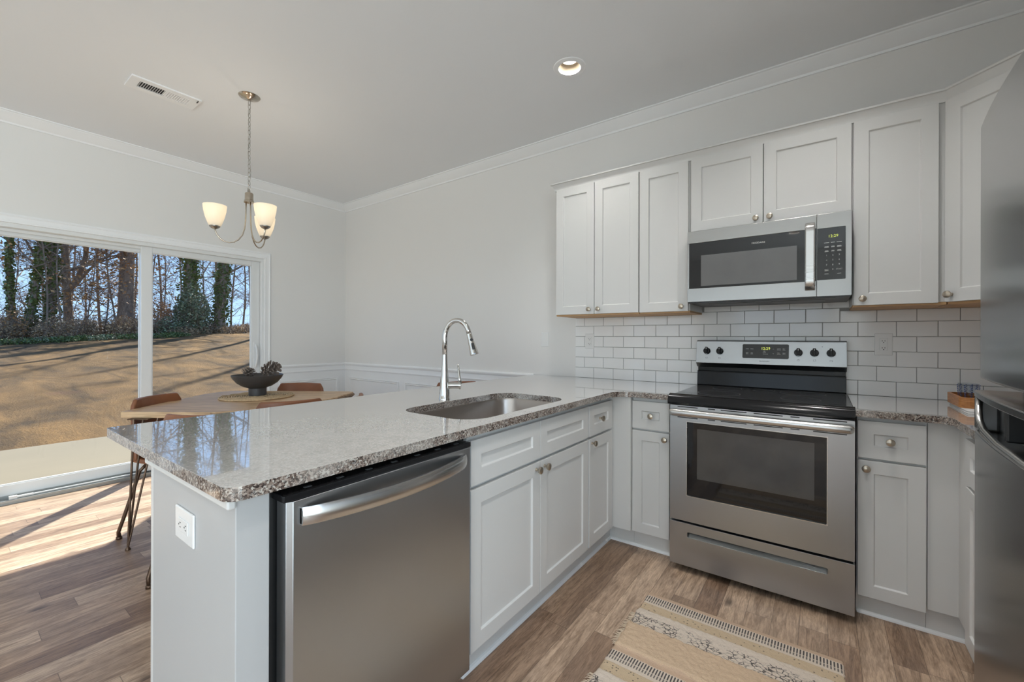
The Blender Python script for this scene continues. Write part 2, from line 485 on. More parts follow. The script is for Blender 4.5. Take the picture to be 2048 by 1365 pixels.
def thing(name, label, cat, loc=(0, 0, 0), rz=0.0, group=None, kind=None):
    o = bpy.data.objects.new(name, None)
    COL.objects.link(o)
    o.empty_display_size = 0.1
    o.location = loc; o.rotation_euler = (0, 0, rz)
    WORLD_M[o.name] = Matrix.Translation(loc) @ Matrix.Rotation(rz, 4, 'Z')
    if kind: o['kind'] = kind
    if label: o['label'] = label
    if cat: o['category'] = cat
    if group: o['group'] = group
    return o
def tag(o, label, cat, group=None):
    o['label'] = label; o['category'] = cat
    if group: o['group'] = group
    return o
def copy_tree(root, loc, rz, label=None):
    def cp(o, par):
        c_ = o.copy(); COL.objects.link(c_); c_.parent = par
        for ch in [q for q in bpy.data.objects if q.parent == o and q != c_]: cp(ch, c_)
        return c_
    c_ = cp(root, None); c_.location = loc; c_.rotation_euler = (0, 0, rz)
    if label: c_['label'] = label
    return c_

def face(ox, oy, deg):
    """matrix: local (u along the face, n out of it, z) to world"""
    a = R(deg); ux, uy = math.cos(a), math.sin(a)
    return Matrix(((ux, uy, 0, ox), (uy, -ux, 0, oy), (0, 0, 1, 0), (0, 0, 0, 1)))

def rrect(x0, x1, y0, y1, r, n=6):
    rr = r if isinstance(r, (list, tuple)) else [r] * 4
    pts = []
    for (cx_, cy_, a0, q) in ((x1, y1, 0, rr[0]), (x0, y1, 90, rr[1]), (x0, y0, 180, rr[2]), (x1, y0, 270, rr[3])):
        sx = 1 if cx_ == x1 else -1; sy = 1 if cy_ == y1 else -1
        ccx, ccy = cx_ - sx * q, cy_ - sy * q
        if q < 1e-5: pts.append((cx_, cy_)); continue
        for k in range(n + 1):
            a = R(a0 + 90 * k / n); pts.append((ccx + q * math.cos(a), ccy + q * math.sin(a)))
    return pts

def text_into(mb, s, size, u, n, z, align='CENTER', th=0.0004, mi=None):
    cu = bpy.data.curves.new('tmp_text', 'FONT'); cu.body = s; cu.size = size
    cu.align_x = align; cu.align_y = 'CENTER'; cu.extrude = th; cu.resolution_u = 3
    o = bpy.data.objects.new('tmp_text', cu); COL.objects.link(o)
    bpy.context.view_layer.update()
    dg = bpy.context.evaluated_depsgraph_get()
    me = o.evaluated_get(dg).to_mesh()
    mb.add([(u + v.co.x, n + v.co.z, z + v.co.y) for v in me.vertices], [tuple(p.vertices) for p in me.polygons], mi)
    o.evaluated_get(dg).to_mesh_clear()
    bpy.data.objects.remove(o, do_unlink=True); bpy.data.curves.remove(cu)

# ------------------------------------------------------------------ room shell
XL, XR = -4.137, 1.70
WT = 0.15
DY0, DY1, DZ = -2.885, -0.954, 2.05       # rough opening of the patio door
MB().box(XL - 0.02, XR + WT, REAR_Y - WT, WT, -0.12, 0.0).build('floor', M['floor'], kind='structure')
def circ(x, y, r, n=32): return [(x + r * math.cos(2 * PI * k / n), y + r * math.sin(2 * PI * k / n)) for k in range(n)]
CAN_R = 0.068
MB().slab([[(XL - WT, REAR_Y - WT), (XR + WT, REAR_Y - WT), (XR + WT, WT), (XL - WT, WT)]] + [circ(x, y, CAN_R) for x, y in CANS], CEIL, CEIL + 0.15).build('ceiling', M['ceiling'], kind='structure')
MB().box(XL - WT, XR + WT, 0, WT, -0.1, CEIL).build('wall_back', M['wall'], kind='structure')
mb = MB(face(XL, 0, 90))
# wall_left as one slab with the door cut out (u = y, z up)
def wall_with_holes(name, fr, u0, u1, z0, z1, holes, n0, n1, mat):
    m = MB(fr)
    loops = [[(u0, z0), (u1, z0), (u1, z1), (u0, z1)]] + [[(a, c_), (b_, c_), (b_, d), (a, d)] for a, b_, c_, d in holes]
    flat = [p for l in loops for p in l]; n = len(flat)
    tris = tessellate_polygon([[Vector((x, y, 0)) for x, y in l] for l in loops])
    vs_ = [(x, n0, y) for x, y in flat] + [(x, n1, y) for x, y in flat]
    fs = [tuple(tr) for tr in tris] + [tuple(n + i for i in reversed(tr)) for tr in tris]
    b0 = 0
    for l in loops:
        k = len(l); fs += [(b0 + i, b0 + (i + 1) % k, n + b0 + (i + 1) % k, n + b0 + i) for i in range(k)]; b0 += k
    m.add(vs_, fs)
    return m.build(name, mat, kind='structure')
wall_with_holes('wall_left', face(XL, 0, 90), REAR_Y, 0.0, -0.1, CEIL, [(DY0, DY1, -0.06, DZ)], -WT, 0, M['wall'])
wall_with_holes('wall_rear', face(0, REAR_Y, 180), -XR, -XL, -0.1, CEIL, [(-xb, -xa, 0.7, 2.2) for xa, xb in reversed(ADDED_REAR_WINDOWS)], -WT, 0, M['wall'])
wall_with_holes('wall_right', face(XR, 0, -90), 0, -REAR_Y, -0.1, CEIL, [(-yb, -ya, *RWZ) for ya, yb in reversed(ADDED_RIGHT_WINDOWS)], -WT, 0, M['wall'])
for i, (fr_w, u0, u1, wz0, wz1) in enumerate([(face(0, REAR_Y, 180), -xb, -xa, .7, 2.2) for xa, xb in ADDED_REAR_WINDOWS] + [(face(XR, 0, -90), -yb, -ya, *RWZ) for ya, yb in ADDED_RIGHT_WINDOWS]):
    w = thing('window_%d' % (i + 1), None, None, (0, 0, 0), kind='structure')  # unseen windows, added as openings for the fill lamps
    m = MB(fr_w)
    for a, b_, c_, d in ((u0, u0 + .05, wz0, wz1), (u1 - .05, u1, wz0, wz1), (u0 + .05, u1 - .05, wz0, wz0 + .05), (u0 + .05, u1 - .05, wz1 - .05, wz1), (u0 + .05, u1 - .05, (wz0 + wz1) / 2 - .02, (wz0 + wz1) / 2 + .02)):
        m.box(a, b_, -0.09, -0.05, c_, d)
    m.build('window_frame', M['vinyl'], w)
    m = MB(fr_w)
    for a, b_, c_, d in ((u0 - .08, u0, wz0 - .08, wz1 + .08), (u1, u1 + .08, wz0 - .08, wz1 + .08), (u0, u1, wz1, wz1 + .08), (u0, u1, wz0 - .08, wz0)):
        m.box(a, b_, 0.0, 0.018, c_, d)
    m.build('window_casing', M['trim'], w, bevel=0.003)
    MB(fr_w).box(u0 + .05, u1 - .05, -0.075, -0.071, wz0 + .05, wz1 - .05).build('window_glass', M['pane'], w)

ROOM = [(XL, DY1 + 0.0), (XL, 0), (XR, 0)]
crown = [(0, CEIL - .078), (.010, CEIL - .078), (.014, CEIL - .066), (.022, CEIL - .060), (.040, CEIL - .046), (.058, CEIL - .026), (.070, CEIL - .018), (.074, CEIL - .010), (.085, CEIL - .008), (.085, CEIL), (0, CEIL)]
MB().sweep(crown, [(XL, REAR_Y), (XL, 0), (XR, 0), (XR, REAR_Y)]).build('trim_1', M['trim'], kind='structure', smooth=30)
# chair rail
rail = [(0, .822), (.010, .822), (.016, .835), (.012, .848), (.012, .882), (.022, .890), (.026, .905), (.018, .916), (0, .918)]
MB().sweep(rail, [(XL, -.888), (XL, 0), (-1.336, 0)]).build('trim_2', M['trim'], kind='structure', smooth=25)
# painted wainscot sheet below the rail
wsp = [(0, 0), (.005, 0), (.005, .822), (0, .822)]
MB().sweep(wsp, [(XL, -.888), (XL, 0), (-.935, 0)]).build('trim_3', M['trim'], kind='structure')
# picture-frame mouldings
def picframe(fr, u0, u1, z0, z1):
    m = MB(fr)
    pr = [(0.005, 0.0), (0.019, 0.004), (0.014, 0.014), (0.019, 0.020), (0.005, 0.028)]
    cs = [(u0, z0), (u1, z0), (u1, z1), (u0, z1)]; sg = [(1, 1), (-1, 1), (-1, -1), (1, -1)]
    vs_ = []
    for (u, z), (a, b_) in zip(cs, sg):
        vs_ += [(u + a * q, n_, z + b_ * q) for n_, q in pr]
    k = 5
    fs = [(i * k + j, i * k + (j + 1) % k, ((i + 1) % 4) * k + (j + 1) % k, ((i + 1) % 4) * k + j) for i in range(4) for j in range(k)]
    m.add(vs_, fs)
    return m
n_tr = 4
for (fr, u0, u1) in ((face(0, 0, 0), -4.03, -3.105), (face(0, 0, 0), -3.0, -2.08), (face(0, 0, 0), -1.97, -1.10), (face(XL, 0, 90), -.80, -.10)):
    picframe(fr, u0, u1, .20, .738).build('trim_%d' % n_tr, M['trim'], kind='structure'); n_tr += 1
bbp = [(.005, 0), (.019, 0), (.019, .105), (.013, .118), (.005, .122)]
MB().sweep(bbp, [(XL, -.888), (XL, 0), (-.94, 0)]).build('baseboard_back', M['trim'], kind='structure')
MB().sweep([(0, 0), (.014, 0), (.014, .105), (.008, .12), (0, .12)], [(XL, REAR_Y), (XL, -2.951)]).build('baseboard_left', M['trim'], kind='structure')

# ------------------------------------------------------------------ patio door
door = thing('door_1', None, None, (XL, (DY0 + DY1) / 2, 0), kind='structure')
F = face(XL, 0, 90)   # u = world y, n = toward the room, z
m = MB(F)
CW = 0.066
prof = [(0.0, 0.0), (0.020, 0.0), (0.020, 0.012), (0.016, 0.016), (0.014, 0.044), (0.018, 0.050), (0.010, CW), (0.0, CW)]  # (n, offset outwards)
cs = [(DY0, 0.0), (DY0, DZ + .004), (DY1, DZ + .004), (DY1, 0.0)]; sg = [(-1, 0), (-1, 1), (1, 1), (1, 0)]
vs_ = []
for (u, z), (a, b_) in zip(cs, sg): vs_ += [(u + a * q, n_, z + b_ * q) for n_, q in prof]
k = len(prof)
fs = [(i * k + j, i * k + (j + 1) % k, (i + 1) * k + (j + 1) % k, (i + 1) * k + j) for i in range(3) for j in range(k)]
fs += [tuple(range(k)), tuple(range(3 * k, 4 * k))[::-1]]
m.add(vs_, fs); m.build('casing', M['trim'], door)
m = MB(F)   # vinyl frame in the opening
m.box(DY0, DY0 + .022, -WT, 0.002, -.05, DZ).box(DY1 - .022, DY1, -WT, 0.002, -.05, DZ).box(DY0 + .022, DY1 - .022, -WT, 0.002, DZ - .028, DZ)
m.box(DY0 + .022, DY1 - .022, -.075, -.066, DZ - .05, DZ - .028).box(DY1 - .036, DY1 - .022, -.075, -.066, 0, DZ - .028)
m.build('door_frame', M['vinyl'], door, bevel=0.002)
m = MB(F)   # stepped sill with the track
m.box(DY0, DY1, -WT - .03, .004, -.06, .012).box(DY0 + .022, DY1 - .022, -WT, -.095, .012, .034).box(DY0 + .022, DY1 - .022, -.05, -.045, .012, .026)
m.box(DY0 + .022, DY1 - .022, -.006, .004, .012, .030).box(DY0 + .022, DY1 - .022, -.09, -.086, .012, .045)
m.build('sill_track', simple('grey_anodised_sill', (0.42, 0.44, 0.44), 0.35, 0.6, var=0.05), door, bevel=0.0015)
def sash(name, u0, u1, n0, n1, stl, str_, z0=0.035, z1=2.022, top=.048, bot=.085):
    m = MB(F)
    m.box(u0, u0 + stl, n0, n1, z0, z1).box(u1 - str_, u1, n0, n1, z0, z1)
    m.box(u0 + stl, u1 - str_, n0, n1, z1 - top, z1).box(u0 + stl, u1 - str_, n0, n1, z0, z0 + bot)
    q = .007
    for a, b_, c_, d in ((u0 + stl, u0 + stl + q, z0 + bot, z1 - top), (u1 - str_ - q, u1 - str_, z0 + bot, z1 - top), (u0 + stl + q, u1 - str_ - q, z1 - top - q, z1 - top), (u0 + stl + q, u1 - str_ - q, z0 + bot, z0 + bot + q)):
        m.box(a, b_, n0 + .008, n1 - .008, c_, d)
    o = m.build(name, M['vinyl'], door, bevel=0.003)
    MB(F).box(u0 + stl + .004, u1 - str_ - .004, (n0 + n1) / 2 - .003, (n0 + n1) / 2 + .003, z0 + bot + .003, z1 - top - .003).build('glass', M['pane'], o)
    return o
sash('fixed_panel', DY0 + .022, -1.885, -.135, -.097, .115, .06)
slide = sash('sliding_panel', -1.951, DY1 - .024, -.082, -.044, .078, .078)
m = MB(F)
hz = [(.0, -.044 + .0), (.02, -.030), (.032, -.010), (.036, .0)]
def pull(n_base, sgn):
    pts = []
    for i in range(13):
        a = i / 12.0
        pts.append((DY1 - .065, n_base + sgn * .048 * math.sin(PI * a) ** 0.7, .905 + .245 * a))
    return pts
m.tube(pull(-.044, 1), [.006] + [.009] * 11 + [.006], 10)
m.box(DY1 - .083, DY1 - .047, -.045, -.038, .885, 1.17)
m.build('handle', M['vinyl'], slide, smooth=40)
m = MB(F); m.tube(pull(-.082, -1), .009, 10); m.build('outer_handle', M['vinyl'], slide, smooth=True)
m = MB(F)   # security bar / foot lock lying on the sill
m.tube([(-2.62, -.022, .040), (-1.98, -.022, .040)], .006, 8).tube([(-2.66, -.022, .040), (-2.58, -.022, .040)], .010, 8).box(-2.70, -2.66, -.034, -.010, .030, .052)
m.build('sill_bar', M['vinyl'], door)

# ------------------------------------------------------------------ cabinets
def knob(parent, fr, u, z, n0=0.0):
    p = fr @ Vector((u, n0, z)); ax = (fr @ Vector((u, n0 + 1, z))) - p
    return MB().lathe([(.0075, 0), (.0065, .004), (.0055, .010), (.007, .015), (.0135, .019), (.0158, .024), (.0150, .029), (.009, .0325), (.0, .0335)], p, ax, 20).build('knob', M['knobm'], parent, smooth=50)
def leaf(parent, fr, name, u0, u1, z0, z1, kn=None, rail=.057):
    o = MB(fr).shaker(u0, u1, z0, z1, rail).build(name, M['cab'], parent, bevel=0.0012)
    if kn: knob(o, fr, kn[0], kn[1])
    return o
FP = face(-.352, 0, 90)     # peninsula doors: u = y, n = +x
FB = face(0, -.630, 0)      # back run base doors: u = x, n = -y
FU = face(0, -.352, 0)      # wall cabinets
KICK = .105
def base(name, label, fr, u0, u1, depth, kick=.050, open_top=False):
    c_ = fr @ Vector(((u0 + u1) / 2, -depth, 0))
    o = thing(name, label, 'cabinet', (c_.x, c_.y, 0))
    if open_top:
        MB(fr).box(u0, u0 + .018, -depth, -.020, KICK, .882).box(u1 - .018, u1, -depth, -.020, KICK, .882).box(u0 + .018, u1 - .018, -depth, -depth + .018, KICK, .882).box(u0 + .018, u1 - .018, -.038, -.020, KICK, .882).box(u0 + .018, u1 - .018, -depth + .018, -.038, KICK, KICK + .018).build('carcass', M['cab'], o)
    else:
        MB(fr).box(u0, u1, -depth, -.020, KICK, .882).build('carcass', M['cab'], o, bevel=.001)
    MB(fr).box(u0, u1, -depth + .01, -kick, 0, KICK).build('toe_kick', M['cab'], o)
    return o
sb = base('sink_base_cabinet', 'wide white shaker sink base cabinet with two doors beside the dishwasher', FP, -1.925, -.985, .566, open_top=True)
leaf(sb, FP, 'false_drawer_front', -1.922, -1.467, .697, .860)
leaf(sb, FP, 'false_drawer_front', -1.463, -.992, .697, .860)
leaf(sb, FP, 'door', -1.922, -1.467, .105, .683, (-1.500, .655))
leaf(sb, FP, 'door', -1.463, -.992, .105, .683, (-1.432, .655))
nb = base('narrow_base_cabinet', 'narrow white base cabinet with one drawer, right of the sink doors', FP, -.984, -.668, .566)
leaf(nb, FP, 'drawer', -.976, -.671, .697, .860, (-.850, .780), rail=.057)
leaf(nb, FP, 'door', -.976, -.671, .105, .683, (-.948, .660))
cb = thing('corner_base_cabinet', 'blank white corner filler cabinet in the angle between sink run and range', 'cabinet', (-.6, -.3, 0))
MB().prism([(-.918, -.006), (-.918, -.667), (-.372, -.667), (-.372, -.650), (-.250, -.650), (-.250, -.006)], KICK, .882).build('carcass', M['cab'], cb, bevel=.001)
MB().prism([(-.90, -.016), (-.90, -.667), (-.402, -.667), (-.402, -.585), (-.250, -.585), (-.250, -.016)], 0, KICK).build('toe_kick', M['cab'], cb)
lb = base('base_cabinet', 'white one-drawer base cabinet squeezed between the corner and the left side of the range', FB, -.249, -.018, .62, kick=-.0 + .045)
leaf(lb, FB, 'drawer', -.247, -.036, .703, .862, (-.135, .783), rail=.055)
leaf(lb, FB, 'door', -.247, -.036, .103, .692, (-.058, .660), rail=.055)
rb = base('base_cabinet', 'white one-drawer base cabinet right of the range', FB, .772, 1.00, .62, kick=.045)
leaf(rb, FB, 'drawer', .775, .995, .703, .865, (.882, .785), rail=.055)
leaf(rb, FB, 'door', .775, .995, .095, .692, (.803, .660), rail=.055)
rc = thing('corner_base_cabinet', 'plain white corner base cabinet beside the refrigerator', 'cabinet', (1.35, -.3, 0))
MB().prism([(1.001, -.012), (1.001, -.613), (1.092, -.613), (1.092, -1.44), (XR - .004, -1.44), (XR - .004, -.012)], KICK, .882).build('carcass', M['cab'], rc, bevel=.001)
MB().prism([(1.001, -.02), (1.001, -.585), (1.125, -.585), (1.125, -1.43), (XR - .01, -1.43), (XR - .01, -.02)], 0, KICK).build('toe_kick', M['cab'], rc)
FR_ = face(1.074, 0, -90)
leaf(rc, FR_, 'door', .80, 1.42, .105, .683)
leaf(rc, FR_, 'drawer', .80, 1.42, .697, .860)
# end panel of the peninsula and its back panel
ep = thing('peninsula_end_panel', 'white end panel closing the peninsula beside the dishwasher, outlet on it', 'panel', (-.64, -2.63, 0))
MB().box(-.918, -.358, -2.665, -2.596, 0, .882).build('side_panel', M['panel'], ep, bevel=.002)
MB().box(-.925, -.352, -2.683, -2.6652, .862, .883).build('top_strip', M['cab'], ep, bevel=.004)
tag(MB().box(-.938, -.9195, -2.665, -.006, 0, .882).build('peninsula_back_panel', M['cab'], bevel=.001), 'long white back panel of the peninsula on the dining side', 'panel')
sh = [(0, 0), (.012, 0), (.011, .007), (.007, .012), (0, .0135)]
MB().sweep(sh, [(-.402, -1.92), (-.402, -.585), (-.016, -.585)]).build('trim_%d' % n_tr, M['trim'], kind='structure'); n_tr += 1
MB().sweep(sh, [(.775, -.585), (1.125, -.585), (1.125, -1.43)]).build('trim_%d' % n_tr, M['trim'], kind='structure'); n_tr += 1

# wall cabinets
ZB, ZT = 1.382, 2.305
def upper(name, label, u0, u1, zb=ZB):
    o = thing(name, label, 'cabinet', ((u0 + u1) / 2, -.17, zb))
    MB(FU).box(u0, u1, -.348, -.020, zb + .012, ZT).build('carcass', M['cab'], o, bevel=.001)
    MB(FU).box(u0 + .002, u1 - .002, -.340, -.022, zb, zb + .0118).build('underside', M['woodcab'], o, label='bare brown wood underside')
    return o
u1_ = upper('wall_cabinet', 'two-door white wall cabinet at the left end of the row', -.932, -.310)
leaf(u1_, FU, 'door', -.922, -.623, 1.392, 2.300, (-.655, 1.424))
leaf(u1_, FU, 'door', -.619, -.313, 1.392, 2.300, (-.585, 1.424))
u2_ = upper('wall_cabinet', 'single-door tall white wall cabinet left of the microwave', -.3095, .0005)
leaf(u2_, FU, 'door', -.304, -.007, 1.390, 2.298, (-.043, 1.419))
u3_ = upper('wall_cabinet', 'short two-door white wall cabinet directly above the microwave', .001, .768, 1.852)
leaf(u3_, FU, 'door', .009, .382, 1.864, 2.298, (.350, 1.888))
leaf(u3_, FU, 'door', .387, .763, 1.864, 2.298, (.416, 1.888))
u4_ = upper('wall_cabinet', 'single-door tall white wall cabinet right of the microwave', .7685, 1.104)
leaf(u4_, FU, 'door', .772, 1.073, 1.390, 2.298, (.806, 1.420))
dc = thing('corner_wall_cabinet', 'diagonal white corner wall cabinet beside the refrigerator', 'cabinet', (1.4, -.3, ZB))
MB().prism([(1.1045, -.004), (1.1045, -.3315), (1.372, -.599), (XR - .004, -.599), (XR - .004, -.004)], ZB + .012, ZT).build('carcass', M['cab'], dc, bevel=.001)
MB().prism([(1.107, -.01), (1.107, -.328), (1.368, -.593), (XR - .01, -.593), (XR - .01, -.01)], ZB, ZB + .0118).build('underside', M['woodcab'], dc, label='bare brown wood underside')
q2 = math.sqrt(.5)
FD = face(1.1045 - .0195 * q2, -.3315 - .0195 * q2, -45)
leaf(dc, FD, 'door', .004, .372, 1.392, 2.300, (.030, 1.424))
rw = thing('wall_cabinet', 'deep white wall cabinet over the refrigerator, mostly hidden behind it', 'cabinet', (1.5, -1.4, 1.9))
MB().box(1.372, XR - .004, -2.36, -.600, 1.86, ZT).build('carcass', M['cab'], rw, bevel=.001)
ccp = [(0, ZT - .006), (.009, ZT - .006), (.010, ZT + .003), (.015, ZT + .014), (.022, ZT + .028), (.026, ZT + .035), (.034, ZT + .037), (.036, ZT + .045), (.032, ZT + .047), (0, ZT + .047)]
tag(MB().sweep(ccp, [(-.9325, -.004), (-.9325, -.332), (1.1045, -.332), (1.3715, -.599), (1.3715, -2.36)]).build('cabinet_crown_molding', M['cab'], smooth=28), 'white stepped crown molding capping the row of wall cabinets', 'molding')

# ------------------------------------------------------------------ countertops
def corner_arc(cx_, cy_, r, a0, a1, n=10): return [(cx_ + r * math.cos(R(a0 + (a1 - a0) * k / n)), cy_ + r * math.sin(R(a0 + (a1 - a0) * k / n))) for k in range(n + 1)]
XPL, XPR, YE = -1.331, -.329, -2.692
out = [(XPL, -.006)] + corner_arc(XPL + .02, YE + .02, .02, 180, 270, 6) + corner_arc(XPR - .035, YE + .035, .035, 270, 360, 8)
out += corner_arc(XPR + .11, -.654 - .11, .11, 180, 90, 12) + [(-.020, -.654), (-.020, -.006)]
SX0, SX1, SY0, SY1 = -.828, -.402, -1.868, -1.105
hole = rrect(SX0, SX1, SY0, SY1, [.115, .10, .10, .115], 10)
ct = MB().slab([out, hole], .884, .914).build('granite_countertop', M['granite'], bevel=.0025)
tag(ct, 'speckled granite countertop covering the peninsula with the sink cut into it', 'countertop')
out2 = [(.762, -.006), (.762, -.654), (1.03, -.654)] + corner_arc(1.064 - .05, -.654 - .05, .05, 90, 0, 8) + [(1.064, -1.44), (XR - .004, -1.44), (XR - .004, -.006)]
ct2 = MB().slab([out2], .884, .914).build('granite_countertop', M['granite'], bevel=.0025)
tag(ct2, 'granite countertop section between the range and the refrigerator', 'countertop')

# sink
sk = thing('undermount_sink', 'stainless undermount sink basin sunk in the peninsula countertop', 'sink', (-.615, -1.487, .68))
m = MB()
rings = []
for (ins, z, r) in ((-.012, .8835, .11), (.0, .8835, .105), (.004, .875, .10), (.012, .72, .09), (.03, .688, .075), (.06, .680, .05)):
    rings.append([(x, y, z) for x, y in rrect(SX0 + ins, SX1 - ins, SY0 + ins, SY1 - ins, r, 8)])
nn = len(rings[0]); vs_ = [p for rg in rings for p in rg]
fs = [(i * nn + k, i * nn + (k + 1) % nn, (i + 1) * nn + (k + 1) % nn, (i + 1) * nn + k) for i in range(len(rings) - 1) for k in range(nn)]
fs.append(tuple(range((len(rings) - 1) * nn, len(rings) * nn)))
m.add(vs_, fs)
so = m.build('basin', M['sinkm'], sk, smooth=40)
sm = so.modifiers.new('thickness', 'SOLIDIFY'); sm.thickness = .0015; sm.offset = 0
MB().lathe([(.045, .681), (.042, .6835), (.032, .682), (.0, .6815)], (-.615, -1.30, 0), n=24).build('drain', M['chrome'], sk, smooth=40)

# faucet
fc = thing('kitchen_faucet', 'chrome high-arc pull-down faucet standing behind the sink', 'faucet', (-.889, -1.517, .914))
m = MB()
m.lathe([(.028, .914), (.028, .921), (.0265, .924), (.0265, .948), (.0255, .952), (.0235, .99), (.0185, 1.04), (.0145, 1.09), (.0125, 1.14)], (-.889, -1.517, 0), n=28, caps=True)
m.build('body', M['chrome'], fc, smooth=40)
pts = [(-.889, -1.517, 1.135), (-.889, -1.517, 1.215)]
cxr = .070; ac = Vector((cos_ := math.cos(R(14)), math.sin(R(14)), 0)) if False else Vector((math.cos(R(14)), math.sin(R(14)), 0))
for k in range(0, 15):
    a = R(180 - 11.8 * k)
    pts.append(Vector((-.889, -1.517, 1.222)) + ac * (cxr + cxr * math.cos(a)) + Vector((0, 0, cxr * 1.28 * math.sin(a))))
p_end = Vector(pts[-1]); d_end = (Vector(pts[-1]) - Vector(pts[-2])).normalized()
MB().tube(pts, .0125, 16).build('gooseneck', M['chrome'], fc, smooth=True)
hd = MB().lathe([(.0128, 0), (.0135, .002), (.0135, .004), (.0145, .03), (.0185, .075), (.0215, .100), (.0215, .106), (.017, .108), (.0, .107)], p_end, d_end, 24).build('spray_head', M['chrome'], fc, smooth=40)
side = (Vector((0.6463, -3.0495, 1.15)) - p_end).normalized(); side = (side - d_end * side.dot(d_end)).normalized()
side = (side + ac * 0.35).normalized(); side = (side - d_end * side.dot(d_end)).normalized()
MB().tube([p_end + d_end * .034 + side * .0085, p_end + d_end * .034 + side * .0165], .0075, 12).build('spray_button', M['blackp'], hd, smooth=40)
MB().tube([p_end + d_end * .052 + side * .010, p_end + d_end * .084 + side * .0160], .0085, 12).build('spray_button', M['blackp'], hd, smooth=40)
MB().tube([(-.870, -1.509, .985), (-.826, -1.478, .985)], [.0165, .0165], 18).tube([(-.826, -1.478, .985), (-.819, -1.473, .985)], [.0195, .0195], 18).build('valve', M['chrome'], fc, smooth=40)
MB().tube([(-.822, -1.475, .993), (-.828, -1.474, 1.02), (-.838, -1.470, 1.06), (-.845, -1.468, 1.092)], [.010, .0075, .0055, .0045], 10).build('lever', M['chrome'], fc, smooth=True)

# ------------------------------------------------------------------ tile backsplash
bs = thing('tile_backsplash', 'white subway tile backsplash with grey grout on the back wall', 'backsplash', (.38, 0, .915))
MB().box(-.943, XR - .001, -.0045, -.0005, .9145, 1.47).build('grout', M['grout'], bs)
m = MB(); m2 = None
TW, THt, G = .1593, .0808, .0028
for row in range(7):
    z0 = .9150 + row * THt; z1 = z0 + THt - G
    x = -.943 + (0 if row % 2 else -TW / 2) + .003
    x -= 0.0 if row % 2 == 0 else 0.0
    # rows alternate: even rows start with a whole tile, odd rows with a half
    x = -.943 if row % 2 == 0 else -.943 - TW / 2
    while x < XR - .003:
        a, b_ = max(x, -.943), min(x + TW - G, XR - .002)
        if b_ - a > .01:
            if row < 6 or (-.01 < (a + b_) / 2 < .78 and z1 < 1.48): 
                zz = min(z1, 1.381) if not (-.01 < (a + b_) / 2 < .78) else z1
                if row == 5 or row == 6:
                    pass
                if zz - z0 > .01: m.box(a, b_, -.0085, -.0046, z0, zz)
        x += TW
m.build('tiles', M['tilew'], bs, bevel=.0016)

# ------------------------------------------------------------------ outlets and switch plate
def plate(name, label, fr, u0, u1, z0, z1, n0=.0, horiz=False, deco=True, blank=False):
    o = thing(name, label, 'outlet' if not blank else 'wall plate', tuple(fr @ Vector(((u0 + u1) / 2, n0, z0))))
    MB(fr).box(u0, u1, n0, n0 + .0055, z0, z1).build('cover_plate', M['plastic'], o, bevel=.003, seg=3)
    cu_, cz = (u0 + u1) / 2, (z0 + z1) / 2
    if blank:
        for dz in (-.042, .042): MB(fr).tube([(cu_, n0 + .0055, cz + dz), (cu_, n0 + .0068, cz + dz)], .0035, 10).build('screw', M['plastic'], o)
        return o
    m = MB(fr)
    def at(a, c_):   # along the long axis / across
        return (cu_ + a, cz + c_) if horiz else (cu_ + c_, cz + a)
    ins = MB(fr)
    (ua, za), (ub, zb) = at(-.033, -.0165), at(.033, .0165)
    ins.box(min(ua, ub), max(ua, ub), n0 + .0055, n0 + .0075, min(za, zb), max(za, zb))
    ob = ins.build('receptacle', M['plastic'], o, bevel=.001)
    for s_ in (-1, 1):
        k = MB(fr)
        for c_ in (-.0055, .0055):
            (ua, za), (ub, zb) = at(s_ * .019 - .0035, c_ - .0011), at(s_ * .019 + .0035, c_ + .0011)
            k.box(min(ua, ub), max(ua, ub), n0 + .0072, n0 + .0078, min(za, zb), max(za, zb))
        (ua, za) = at(s_ * .019 - .009, 0)
        k.tube([(ua, n0 + .0072, za), (ua, n0 + .0078, za)], .0024, 8)
        k.build('socket_slots', M['dark'], ob)
    return o
FW = face(0, -.0085, 0)
plate('power_outlet', 'white outlet on the tiles left of the range', FW, -.855, -.780, 1.143, 1.258)
plate('power_outlet', 'white outlet on the tiles right of the range', FW, .878, .952, 1.136, 1.254)
plate('blank_wall_plate', 'blank white cover plate on the painted wall left of the tiles', face(0, 0, 0), -1.268, -1.196, 1.152, 1.272, blank=True)
plate('power_outlet', 'white sideways outlet on the end panel of the peninsula', face(0, -2.665, 0), -.712, -.586, .708, .790, horiz=True)

# ------------------------------------------------------------------ dishwasher
dw = thing('dishwasher', 'stainless dishwasher with bowed bar handle at the end of the peninsula', 'dishwasher', (-.63, -2.26, 0))
FDW = face(-.320, 0, 90)
DA, DB = -2.574, -1.958
MB(FDW).box(-2.590, -1.930, -.575, -.062, .10, .868).build('tub', M['blackp'], dw)
MB(FDW).box(-2.585, -1.935, -.50, -.09, .0, .10).build('toe_panel', M['blackp'], dw)
m = MB(FDW).prism([(DA, -.052), (DB, -.052), (DB, -.006)] + [(DB - .006, 0.0), (DA + .012, 0.0), (DA, -.010)], .095, .852)
m.build('door', M['steeld'], dw, smooth=30, bevel=.001)
m = MB(FDW).box(DA - .008, DB + .002, -.062, -.003, .8525, .868)
m.build('control_strip', M['black'], dw, bevel=.002)
gm_ = simple('grey_control_marks', (.12, .12, .12), .4)
for i in range(7):
    u = DA + .05 + i * .085
    MB(FDW).box(u, u + .018, -.030, -.022, .868, .8692).build('touch_button', gm_, dw)
